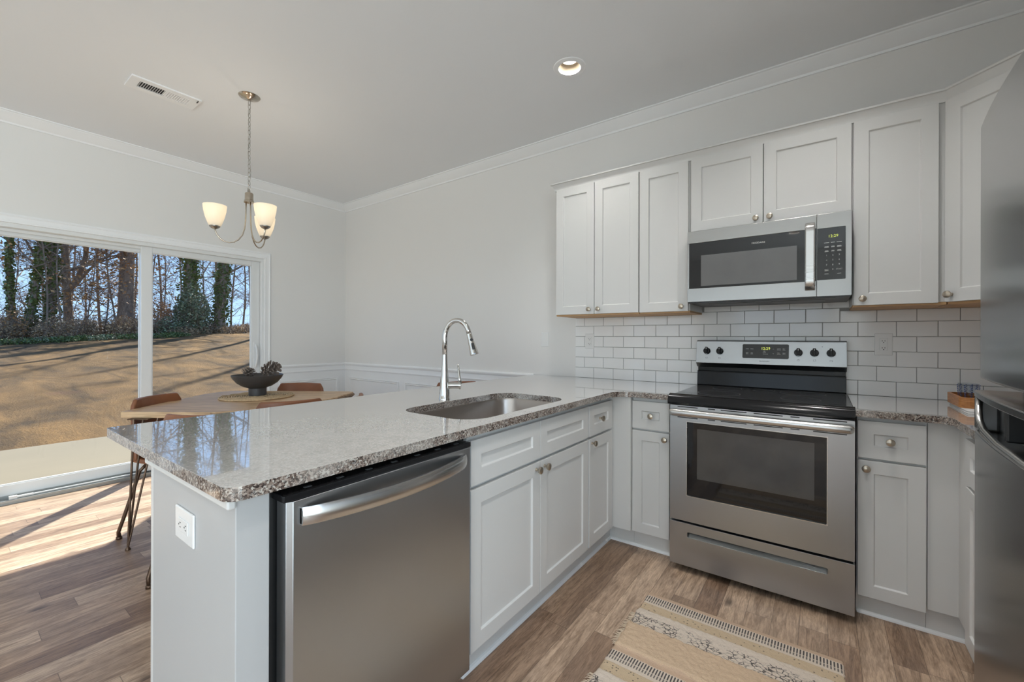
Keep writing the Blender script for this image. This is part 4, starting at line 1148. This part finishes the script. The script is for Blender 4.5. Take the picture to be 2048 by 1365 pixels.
# chairs: local +y is the way the sitter faces
def make_chair():
    o = thing('dining_chair', '', 'chair', (0, 0, 0), group='leather dining chairs')
    # seat shell and back: one curved sheet each
    m = MB(); nu, nv_ = 10, 8; vs_ = []
    for j in range(nv_ + 1):
        for i in range(nu + 1):
            a = i / nu * 2 - 1; b_ = j / nv_
            x = a * (.215 - .015 * (1 - b_)); y = -.18 + .40 * b_
            z = .455 + .022 * a * a - .018 * math.sin(PI * b_) - .02 * max(0, b_ - .8) * 5 * .4
            vs_.append((x, y, z))
    fs = [(j * (nu + 1) + i, j * (nu + 1) + i + 1, (j + 1) * (nu + 1) + i + 1, (j + 1) * (nu + 1) + i) for j in range(nv_) for i in range(nu)]
    m.add(vs_, fs)
    s_ = m.build('seat', M['leather'], o, smooth=True, local=True)
    q = s_.modifiers.new('thickness', 'SOLIDIFY'); q.thickness = .028; q.offset = 0; q = s_.modifiers.new('round', 'BEVEL'); q.width = .010; q.segments = 3
    m = MB(); vs_ = []; nv2 = 9
    for j in range(nv2 + 1):
        for i in range(nu + 1):
            a = i / nu * 2 - 1; b_ = j / nv2
            w = .205 - .012 * b_
            if b_ > .78: w -= .030 * ((b_ - .78) / .22) ** 2.2
            x = a * w; y = -.185 - .055 * b_ + .050 * a * a * (0.6 + .4 * b_)
            z = .47 + .37 * b_
            vs_.append((x, y, z))
    fs = [(j * (nu + 1) + i, j * (nu + 1) + i + 1, (j + 1) * (nu + 1) + i + 1, (j + 1) * (nu + 1) + i) for j in range(nv2) for i in range(nu)]
    m.add(vs_, fs)
    bk_ = m.build('backrest', M['leather'], o, smooth=True, local=True)
    q = bk_.modifiers.new('thickness', 'SOLIDIFY'); q.thickness = .024; q.offset = 0; q = bk_.modifiers.new('round', 'BEVEL'); q.width = .009; q.segments = 3
    for sx in (-1, 1):
        MB().tube([(sx * .15, .16, .440), (sx * .165, .185, .40), (sx * .205, .20, .12), (sx * .215, .205, .045), (sx * .205, .207, .012)], [.010, .010, .010, .010, .012], 8).lathe([(.016, 0), (.015, .014), (.009, .016)], (sx * .205, .207, 0), n=10).build('leg', M['bronze'], o, smooth=True, local=True)
        MB().tube([(sx * .15, -.13, .440), (sx * .165, -.16, .40), (sx * .205, -.225, .12), (sx * .215, -.245, .045), (sx * .205, -.25, .012)], [.010, .010, .010, .010, .012], 8).lathe([(.016, 0), (.015, .014), (.009, .016)], (sx * .205, -.25, 0), n=10).build('leg', M['bronze'], o, smooth=True, local=True)
    MB().tube([(-.21, .203, .085), (.21, .203, .085)], .008, 8).build('stretcher', M['bronze'], o, smooth=True, local=True)
    m = MB(); m.tube([(-.15, .16, .440), (.15, .16, .440), (.15, -.13, .440), (-.15, -.13, .440), (-.15, .16, .440)], .009, 8); m.build('seat_frame', M['bronze'], o, local=True)
    return o
chair0 = make_chair()
def cf(lat, d): return Vector((0.6463 + lat * math.cos(TH) - d * math.sin(TH), -3.0495 + lat * math.sin(TH) + d * math.cos(TH), 0))
latd = Vector((math.cos(TH), math.sin(TH), 0)); depd = Vector((-math.sin(TH), math.cos(TH), 0))
chairs = [
    (cf(-2.365, 2.78), latd, 'cognac leather chair against the patio door, at the left side of the table'),
    (cf(-1.765, 3.60), -depd, 'cognac leather chair on the far side of the table, just right of the bowl'),
    (cf(-1.56, 2.085), depd, 'cognac leather chair nearest the counter corner, only its top edge and a leg showing'),
    (Vector((-1.935, -1.755, 0)), Vector((-.95, .31, 0)), 'cognac leather chair whose backrest overlaps the table in front of the jute mat'),
    (cf(-1.005, 2.80), -latd, 'chair hidden behind the countertop, a small tip of its back showing under the chair rail'),
    (Vector((-1.955, -.31, 0)), Vector((.84, -.55, 0)), 'cognac leather chair by the wainscot wall, its back seen on both sides of the faucet'),
]
for i, (bc, fdir, lab) in enumerate(chairs):
    fdir = Vector(fdir).normalized(); loc = bc + fdir * .24; rz_ = math.atan2(fdir.y, fdir.x) - PI / 2
    if i == 0:
        chair0.location = loc; chair0.rotation_euler = (0, 0, rz_); chair0['label'] = lab
    else:
        copy_tree(chair0, loc, rz_, lab)

# mat, bowl, pine cones
BX, BY = -2.70, -1.625
m = MB(); n_t = 16
for k in range(n_t):
    r = .010 + .0150 * k; pts = [(BX + r * math.cos(2 * PI * i / 40), BY + r * math.sin(2 * PI * i / 40), .7925 + .0012 * math.sin(i * 5 + k)) for i in range(41)]
    m.tube(pts, [.0062 + .0026 * math.sin(i * 2.4 + k * 2) for i in range(41)], 6, caps=False)
m.prism(circ(BX, BY, .225, 40), .7855, .791)
tag(m.build('round_placemat', M['jute'], smooth=50), 'round braided jute placemat under the charcoal bowl', 'placemat')
m = MB(); BZ = .7995
m.lathe([(.0, 0), (.056, 0), (.058, .002), (.0575, .052), (.062, .056), (.095, .068), (.130, .092), (.157, .125), (.168, .148), (.165, .150), (.153, .127), (.125, .098), (.09, .077), (.0, .070)], (BX, BY, BZ), n=56, caps=False)
tag(m.build('pedestal_bowl', M['bowl'], smooth=40), 'charcoal footed bowl on the table holding two pine cones', 'bowl')
def pinecone(name, label, c_, axis, L, Rm, seed):
    rnd = random.Random(seed); m = MB(); ax = Vector(axis).normalized(); q = ax.orthogonal().normalized(); w = ax.cross(q); c_ = Vector(c_)
    m.tube([c_ + ax * L * t_ for t_ in (0, .3, .6, .9)], [Rm * .16, Rm * .2, Rm * .16, Rm * .06], 8)
    ns = 44
    for k in range(ns):
        t_ = k / ns; an = k * 2.39996; rad = Rm * (math.sin(PI * (.12 + .8 * t_)) ** .7) * rnd.uniform(.88, 1.08)
        rd = q * math.cos(an) + w * math.sin(an); td = ax.cross(rd)
        base_ = c_ + ax * L * t_ * .95 + rd * rad * .2; tilt = .15 + .9 * t_
        tip = base_ + rd * rad * math.cos(tilt * .8) * .95 + ax * (L * .10 + rad * .55 * math.sin(tilt * .8))
        wd = Rm * .19
        nrm = (tip - base_).cross(td).normalized() * Rm * .05
        mid = base_.lerp(tip, .72)
        vs_ = []
        for pp, ww, tk in ((base_, .35, .6), (mid, 1.0, .8), (tip, .75, 1.5)):
            vs_ += [pp - td * wd * ww - nrm * tk * .7, pp + td * wd * ww - nrm * tk * .7, pp + td * wd * ww + nrm * tk * .7, pp - td * wd * ww + nrm * tk * .7]
        fs = [(0, 1, 2, 3), (8, 11, 10, 9)] + [(4 * a + b_, 4 * a + (b_ + 1) % 4, 4 * a + 4 + (b_ + 1) % 4, 4 * a + 4 + b_) for a in range(2) for b_ in range(4)]
        m.add(vs_, fs)
    return tag(m.build(name, M['pine']), label, 'pine cone')
lt = latd
pinecone('pine_cone', 'large open pine cone leaning over the right rim of the bowl', Vector((BX, BY, .962)) + lt * .028, lt * 1.0 + Vector((0, 0, .36)), .130, .058, 4)
pinecone('pine_cone', 'smaller pine cone lying in the left half of the bowl', Vector((BX, BY, .938)) - lt * .078, Vector((0.1, .3, .9)), .055, .048, 9)

# ------------------------------------------------------------------ rug
RX0, RX1, RY1, RY0 = -.020, .715, -1.008, -2.42
t = NT('woven_wool_rug')
c = t.sep(t.co())
wob = t.noise(t.co(), 9, 3)
d = t.math('ADD', t.math('SUBTRACT', RY1 + 1.7, c[1]), t.math('MULTIPLY', t.math('SUBTRACT', wob, .5), .012))
PER = .432
dm_ = t.math('MODULO', t.math('ADD', d, 0.0), PER)
p = t.math('DIVIDE', dm_, PER)
TAN, CRM, SHG, DOT = (0.72, 0.51, 0.36), (0.88, 0.76, 0.64), (0.80, 0.59, 0.40), (0.76, 0.59, 0.39)
basec = t.ramp(p, [(0.0, TAN), (0.055, CRM), (0.215, DOT), (0.36, CRM), (0.64, SHG), (1.0, SHG)], 'CONSTANT')
def band(a, b_): return t.math('MULTIPLY', t.math('GREATER_THAN', p, a / PER), t.math('LESS_THAN', p, b_ / PER))
# row of dashes running across the band
ds = t.math('GREATER_THAN', t.math('SINE', t.math('ADD', t.math('MULTIPLY', c[0], 2 * PI / .0105), t.math('MULTIPLY', wob, 3))), .1)
mask1 = t.math('MULTIPLY', t.math('MULTIPLY', band(.028, .058), ds), .95)
mask1b = t.math('MULTIPLY', t.math('MULTIPLY', band(.061, .078), ds), .8)
vo = t.voro(t.comb(c[0], c[1], 0), 62, 'Distance')
mask2 = t.math('MULTIPLY', t.math('MULTIPLY', band(.100, .148), t.math('LESS_THAN', vo, .20)), .7)
vd = t.voro(t.comb(c[0], t.math('MULTIPLY', c[1], 1.5), .3), 50, 'Distance', 'DISTANCE_TO_EDGE')
mask3 = t.math('MULTIPLY', t.math('MULTIPLY', band(.196, .276), t.math('LESS_THAN', vd, .075)), t.rng(t.noise(t.co(), 30, 2), .40, .56, 0, .9))
ml = t.math('MAXIMUM', t.math('MAXIMUM', mask1, mask1b), t.math('MAXIMUM', mask2, mask3))
fib = t.noise(t.vmul(t.co(), (1, 2.2, 1)), 210, 3, .7)
colr = t.mix(t.rng(fib, .3, .7, .25, 0), basec, (.42, .31, .22))
colr = t.mix(ml, colr, (.07, .058, .055))
M['rug'] = t.pbr(colr, .95, 0, t.bump(t.math('ADD', fib, t.math('MULTIPLY', t.noise(t.co(), 60, 3), 1.4)), .9, .006))
nx, ny = 150, 280; vs_ = []; rnd = random.Random(5)
def rug_h(x, y):
    dd = (RY1 - y) % PER; q = mnoise.noise(Vector((x * 55, y * 55, 0))) * .5 + .5; q2_ = mnoise.noise(Vector((x * 130, y * 130, 3))) * .5 + .5
    if dd < .095: return .006
    if dd < .155: return .007 + .002 * q
    if dd < .276: return .010 + .006 * q + .003 * q2_
    return .012 + .009 * q + .006 * q2_
for j in range(ny + 1):
    y = RY1 + (RY0 - RY1) * j / ny
    for i in range(nx + 1):
        u = i / nx; ew = .006 * mnoise.noise(Vector((3.3 if u < .5 else 9.1, y * 22, 0))) + .004 * mnoise.noise(Vector((7.0, y * 70, u)))
        x = RX0 + (RX1 - RX0) * u + ew; ed = min(u, 1 - u) * (RX1 - RX0); e2 = min(j, ny - j) / ny * (RY1 - RY0)
        h = rug_h(x, y) * min(1, .35 + ed / .012) * min(1, .4 + e2 / .01)
        vs_.append((x, y, h))
m = MB(); m.add(vs_, [(j * (nx + 1) + i, j * (nx + 1) + i + 1, (j + 1) * (nx + 1) + i + 1, (j + 1) * (nx + 1) + i) for j in range(ny) for i in range(nx)])
b0 = len(m.v); edge = [i for i in range(nx + 1)] + [j * (nx + 1) + nx for j in range(1, ny + 1)] + [ny * (nx + 1) + i for i in range(nx - 1, -1, -1)] + [j * (nx + 1) for j in range(ny - 1, 0, -1)]
m.v += [Vector((m.v[e].x, m.v[e].y, .0005)) for e in edge]
ne = len(edge)
for i in range(ne): m.f.append([edge[i], b0 + i, b0 + (i + 1) % ne, edge[(i + 1) % ne]]); m.mi.append(0)
rug = thing('woven_rug', 'cream and tan textured rug with black stitched bands on the floor before the range', 'rug', (.35, -1.7, 0))
m.build('rug_pile', M['rug'], rug, smooth=True)
m = MB()
for s_ in (0, 1):
    y = RY1 - .20
    while y > RY0:
        dd = (RY1 - y) % PER
        if dd > .19:
            x = RX0 if s_ == 0 else RX1; L = rnd.uniform(.008, .028); sg_ = -1 if s_ == 0 else 1
            m.tube([(x - sg_ * .004, y, .009), (x + sg_ * L * .6, y + rnd.uniform(-.004, .004), .007), (x + sg_ * L, y + rnd.uniform(-.008, .008), .003)], [.0022, .0018, .0008], 4)
        y -= rnd.uniform(.003, .008)
fr_ = m.build('edge_fringe', simple('cream_wool_fringe', (.60, .49, .37), .95), rug); fr_['kind'] = 'stuff'

# ------------------------------------------------------------------ outdoors
def ground_z(x, y):
    tt = max(0.0, min(1.0, (-7.12 - x) / 17.5)); rise = 1.19 + .062 * max(-6, min(12, y))
    s_ = tt ** .85
    z = -.13 + (rise + .13) * s_
    if x < -24.6: z -= (-24.6 - x) * .035
    return z + .05 * mnoise.noise(Vector((x * .35, y * .35, 0))) * min(1, tt * 6)
MB().box(-7.12, XL - WT - .002, -9.5, 4.5, -.24, -.115).build('patio_slab', M['concrete'], kind='structure')
xs = [-7.12 - .25 * i for i in range(90)] + [-29.6 - 1.5 * i for i in range(40)]
ys = [-22 + .5 * i for i in range(120)]
vs_ = [(x, y, ground_z(x, y)) for x in xs for y in ys]; ny_ = len(ys)
m = MB(); m.add(vs_, [(i * ny_ + j, i * ny_ + j + 1, (i + 1) * ny_ + j + 1, (i + 1) * ny_ + j) for i in range(len(xs) - 1) for j in range(ny_ - 1)])
lw = m.build('lawn', M['lawn'], smooth=True, recalc=False, kind='structure')
for p_ in lw.data.polygons: pass

def branch(m, p, d, L, r, depth, rnd, tips, seg=5, sides=6, spread=.75, up=.12):
    pts = [p.copy()]; rs = [r]; dd = d.copy()
    for i in range(seg):
        dd = (dd + Vector((rnd.uniform(-.22, .22), rnd.uniform(-.22, .22), rnd.uniform(-.12, .20) * (1 if depth else .4) + up * .15))).normalized()
        pts.append(pts[-1] + dd * L / seg); rs.append(r * (1 - .62 * (i + 1) / seg))
    m.tube(pts, rs, sides, caps=False)
    if depth <= 0:
        tips.append(pts[-1]); return
    nb_ = rnd.randint(3, 5)
    for k in range(nb_):
        tpos = rnd.uniform(.25, 1.0); ii = min(seg - 1, int(tpos * seg)); bp_ = pts[ii].lerp(pts[ii + 1], tpos * seg - ii)
        an = rnd.uniform(0, 2 * PI); side_ = dd.orthogonal().normalized(); side_ = Matrix.Rotation(an, 3, dd) @ side_
        nd = (dd * rnd.uniform(.5, .9) + side_ * spread).normalized()
        branch(m, bp_, nd, L * rnd.uniform(.42, .68), max(rs[ii] * rnd.uniform(.45, .65), .006), depth - 1, rnd, tips, max(3, seg - 1), max(3, sides - 2), spread, up)
def leaves(m, pts_, n, spread, size, rnd, tilt=True):
    for _ in range(n):
        p = rnd.choice(pts_) if pts_ else Vector((0, 0, 0))
        q = p + Vector((rnd.gauss(0, spread), rnd.gauss(0, spread), rnd.gauss(0, spread)))
        a = Vector((rnd.uniform(-1, 1), rnd.uniform(-1, 1), rnd.uniform(-.6, .6))).normalized(); b_ = a.orthogonal().normalized()
        b_ = Matrix.Rotation(rnd.uniform(0, 6.28), 3, a) @ b_; s_ = size * rnd.uniform(.6, 1.3)
        m.add([q - a * s_, q + b_ * s_ * .6, q + a * s_, q - b_ * s_ * .6], [(0, 1, 2, 3)])
def tree(label, x, y, r, H, lean=(0, 0), ivy=0, seed=1, nb=9, zb=2.0, name='tree', leaf=None, nleaf=0, depth=2, group=None, fork=None, ivyr=1.0):
    rnd = random.Random(seed); z0 = ground_z(x, y) - .1
    o = thing(name, label, 'tree', (x, y, z0), group=group)
    n = 12; path = []; rad = []
    for i in range(n + 1):
        a = i / n; path.append(Vector((x + lean[0] * a * H + .10 * math.sin(a * 7 + seed), y + lean[1] * a * H + .12 * math.sin(a * 5 + seed * 2), z0 + H * a)))
        rad.append(r * (1.25 - .25 * min(1, a * 12)) * (1 - .72 * a))
    MB().tube(path, rad, 12, caps=False).build('trunk', M['bark'], o, smooth=True)
    m = MB(); tips = []
    for k in range(nb):
        a = (zb + (H - zb) * (k / nb) ** 1.25 * .95) / H; ii = min(n - 1, int(a * n)); bp_ = path[ii].lerp(path[ii + 1], a * n - ii)
        an = rnd.uniform(0, 2 * PI); d_ = Vector((math.cos(an), math.sin(an), rnd.uniform(.15, .8))).normalized()
        branch(m, bp_, d_, H * rnd.uniform(.16, .30) * (1.1 - .4 * a), max(.02, rad[ii] * rnd.uniform(.25, .45)), depth, rnd, tips)
    if fork:
        for (a, dy, rr_) in fork:
            ii = int(a * n); branch(m, path[ii], Vector((rnd.uniform(-.2, .2), dy, .9)).normalized(), H * .5, rr_, 3, rnd, tips, 7, 8)
    m.build('branches', M['bark'], o)
    if ivy:
        m = MB(); cand = []
        Hi = ivy
        for _ in range(int(430 * Hi * max(.5, r / .3))):
            a = rnd.uniform(0, Hi) / H; ii = min(n - 1, int(a * n)); c_ = path[ii].lerp(path[ii + 1], a * n - ii)
            an = rnd.uniform(0, 2 * PI); rr_ = rad[ii] * rnd.uniform(.95, 1.25) + rnd.random() ** 3 * .32 * ivyr
            q = c_ + Vector((math.cos(an) * rr_, math.sin(an) * rr_, 0))
            aa = Vector((rnd.uniform(-1, 1), rnd.uniform(-1, 1), rnd.uniform(-1, .3))).normalized(); bb = aa.orthogonal().normalized(); s_ = rnd.uniform(.045, .085)
            m.add([q - aa * s_, q + bb * s_ * .75, q + aa * s_, q - bb * s_ * .75], [(0, 1, 2, 3)])
        m.build('ivy', M['ivy'], o, recalc=False, label='dark green ivy covering the trunk')
    if nleaf:
        m = MB(); leaves(m, tips, nleaf, .35, .068, rnd); m.build('leaves', M[leaf or 'russet'], o, recalc=False, label='dry russet leaves')
    return o

G_BIG = None
tree('slender ivy-clad tree at the far left of the fixed door pane', -24.5, -1.08, .08, 9.0, (0, -.012), ivy=4.5, seed=11, nb=9, zb=2.2, ivyr=.25)
tree('ivy-clad tree leaning to the right, second from the left in the fixed pane', -24.0, -.72, .11, 11.0, (0, .055), ivy=5.5, seed=12, nb=9, zb=2.4, ivyr=.35)
tree('thick ivy-shrouded trunk in the left half of the fixed pane', -24.5, -.30, .15, 13.0, (0, .035), ivy=7.5, seed=13, nb=10, zb=2.6, ivyr=.55)
tree('big brown forked oak without ivy in the middle of the fixed pane', -25.5, .50, .17, 12.0, (0, .004), seed=14, nb=13, zb=2.0, depth=3, fork=[(.24, .55, .11), (.30, -.5, .10), (.42, .35, .08)], leaf='russet', nleaf=900)
tree('massive dark trunk just left of the door mullion', -24.8, 2.33, .31, 16.0, (0, -.006), ivy=0, seed=15, nb=10, zb=3.6, ivyr=.12)
tree('left trunk of the ivy-covered pair in the sliding pane', -24.5, 4.36, .17, 13.0, (0, .012), ivy=7.5, seed=16, nb=10, zb=2.5, leaf='russet', nleaf=700, ivyr=1.1)
tree('right trunk of the ivy-covered pair in the sliding pane', -24.7, 4.76, .19, 14.0, (0, -.004), ivy=7.5, seed=17, nb=10, zb=2.8, ivyr=.9)
tree('ivy-covered trunk leaning to the right near the right edge of the sliding pane', -24.3, 5.86, .24, 14.0, (0, .032), ivy=7.5, seed=18, nb=9, zb=3.0, ivyr=.7)
tree('slim bare brown trunk just left of the leaning ivy tree', -27.0, 6.40, .085, 11.0, (0, .0), seed=19, nb=8, zb=2.6)
for i, (x, y, r, H) in enumerate([(-26, -.9, .03, 6), (-23.6, -.42, .035, 6.5), (-23.6, .02, .035, 6), (-24, .95, .03, 5.5), (-24.2, 1.35, .035, 6), (-24.4, 1.72, .035, 6.5), (-26, 3.55, .04, 7), (-24.8, 3.55, .035, 6.5), (-26.5, 5.75, .04, 7), (-26.5, 7.2, .05, 8), (-26.5, 7.75, .05, 8), (-26, 8.1, .06, 8), (-29, -1.4, .05, 9), (-31, .4, .07, 11), (-30, 1.6, .05, 9), (-32, 2.7, .07, 11), (-31, 3.9, .06, 10), (-32, 5.2, .07, 11), (-31, 6.4, .05, 9), (-33, 8.6, .07, 11), (-31, 9.9, .06, 10), (-35, .9, .07, 11), (-36, 2.1, .07, 11), (-37, 7.6, .07, 11)]):
    tree('slender bare tree in the thicket beyond the lawn', x, y, r, H, ((i % 3 - 1) * .01, (i % 5 - 2) * .012), seed=40 + i, nb=12, zb=.9, name='bare_tree', depth=3 if i > 11 else 2, group='slender bare trees in the thicket',
         leaf='russet', nleaf=(420 if i in (1, 3, 4, 5, 7, 13, 14, 15) else 0))
# tall trees beyond the right edge of the door: their crowns throw the long streaks of shade over the lawn
for i, (x, y, r, H) in enumerate([(-20.0, 9.2, .22, 13), (-21, 12.5, .26, 14), (-17.5, 13.5, .2, 12), (-19, 16, .25, 15), (-23.5, 9.0, .2, 13)]):
    tree('large bare tree beyond the right edge of the patio door', x, y, r, H, (0, 0), seed=80 + i, nb=9, zb=3.0, depth=2, group='large bare trees beside the lawn')

def bush(label, x, y, w, h, mat, n, seed, stems=26, name='bush', size=.06, dense=1.0, group=None, wy=None):
    rnd = random.Random(seed); z0 = ground_z(x, y) - .05; wy = wy or w
    o = thing(name, label, 'bush', (x, y, z0), group=group)
    m = MB(); tips = []
    for k in range(stems):
        bx, by = x + rnd.uniform(-w, w) * .45, y + rnd.uniform(-wy, wy) * .75
        d_ = Vector((rnd.uniform(-.5, .5), rnd.uniform(-.6, .6), 1)).normalized()
        branch(m, Vector((bx, by, z0)), d_, h * rnd.uniform(.5, 1.1), .014, 1, rnd, tips, 4, 4, .8, .1)
    m.build('stems', M['bark'], o)
    m = MB()
    for _ in range(n):
        a = rnd.uniform(0, 2 * PI); rr_ = rnd.random() ** .4; zz = rnd.random() ** .8
        q = Vector((x + math.cos(a) * w * .6 * rr_, y + math.sin(a) * wy * rr_, z0 + h * zz * (1 - .5 * rr_ * rr_)))
        aa = Vector((rnd.uniform(-1, 1), rnd.uniform(-1, 1), rnd.uniform(-.6, .8))).normalized(); bb = Matrix.Rotation(rnd.uniform(0, 6.28), 3, aa) @ aa.orthogonal().normalized(); s_ = size * rnd.uniform(.5, 1.2)
        m.add([q - aa * s_, q + bb * s_ * .6, q + aa * s_, q - bb * s_ * .6], [(0, 1, 2, 3)])
    m.build('foliage', mat, o, recalc=False)
    return o
bush('tall glossy green shrub wrapped round the foot of the ivy-covered pair', -23.9, 4.45, 1.2, 2.5, M['glossy_leaf'], 3200, 1, size=.065, wy=.72)
bush('low glossy green shrub left of the ivy-covered pair', -23.6, 3.75, 1.0, 1.0, M['glossy_leaf'], 1500, 2, size=.055, wy=.8)
bush('russet-leaved bush beside the mullion in the sliding pane', -24.4, 3.30, .9, 1.7, M['russet'], 1100, 3, size=.06, wy=.55)
bush('small russet bush at the far left of the fixed pane', -24.0, -1.15, .9, 1.5, M['russet'], 700, 4, size=.055, wy=.5)
bush('orange-leaved bush low down in front of the forked oak', -24.0, 1.95, .8, 1.0, M['russet'], 500, 5, size=.05, wy=.4)
for i in range(17):
    y = -2.2 + i * .68
    bush('tangle of dry brown undergrowth along the edge of the lawn', -23.3 - (i % 3) * .5, y, 1.2, .95 if y < 3 else .45, M['brush'], 1300, 20 + i, stems=34, size=.04, group='undergrowth along the lawn', wy=.62)
for i in range(12):
    y = -2.0 + i * .5
    bush('low patch of green ground ivy at the foot of the undergrowth', -22.5 - (i % 2) * .2, y, .8, .26, M['ivy'] if i % 3 else M['glossy_leaf'], 800, 60 + i, stems=3, size=.04, name='ground_ivy', group='ground ivy along the lawn', wy=.5)

def house(label, x, y0, y1, zb, hw, hr, dpt=7.0):
    o = thing('house', label, 'house', (x, (y0 + y1) / 2, zb))
    MB().box(x - dpt, x, y0, y1, zb, zb + hw).build('wall', M['brick'], o)
    m = MB(); k = .5
    m.add([(x + k, y0 - k, zb + hw), (x + k, y1 + k, zb + hw), (x - dpt / 2, y1 - 1.5, zb + hw + hr), (x - dpt / 2, y0 + 1.5, zb + hw + hr), (x - dpt - k, y0 - k, zb + hw), (x - dpt - k, y1 + k, zb + hw)],
          [(0, 1, 2, 3), (4, 3, 2, 5), (0, 3, 4), (1, 5, 2), (0, 4, 5, 1)])
    m.build('roof', M['roof'], o)
    for i in range(3):
        yy = y0 + (y1 - y0) * (i + .6) / 3.4
        f_ = MB().box(x, x + .06, yy, yy + 1.2, zb + hw * .35, zb + hw * .85).build('window', M['vinyl'], o)
        MB().box(x + .061, x + .075, yy + .08, yy + 1.12, zb + hw * .35 + .08, zb + hw * .85 - .08).build('pane', M['houseglass'], f_)
    return o
house('low brick house with grey roof seen through the trees in the fixed pane', -48, -1.5, 7.2, -.9, 2.6, 1.0)
house('grey-roofed house behind the leaning ivy tree in the sliding pane', -50, 11.4, 15.6, -.2, 2.0, 1.15)
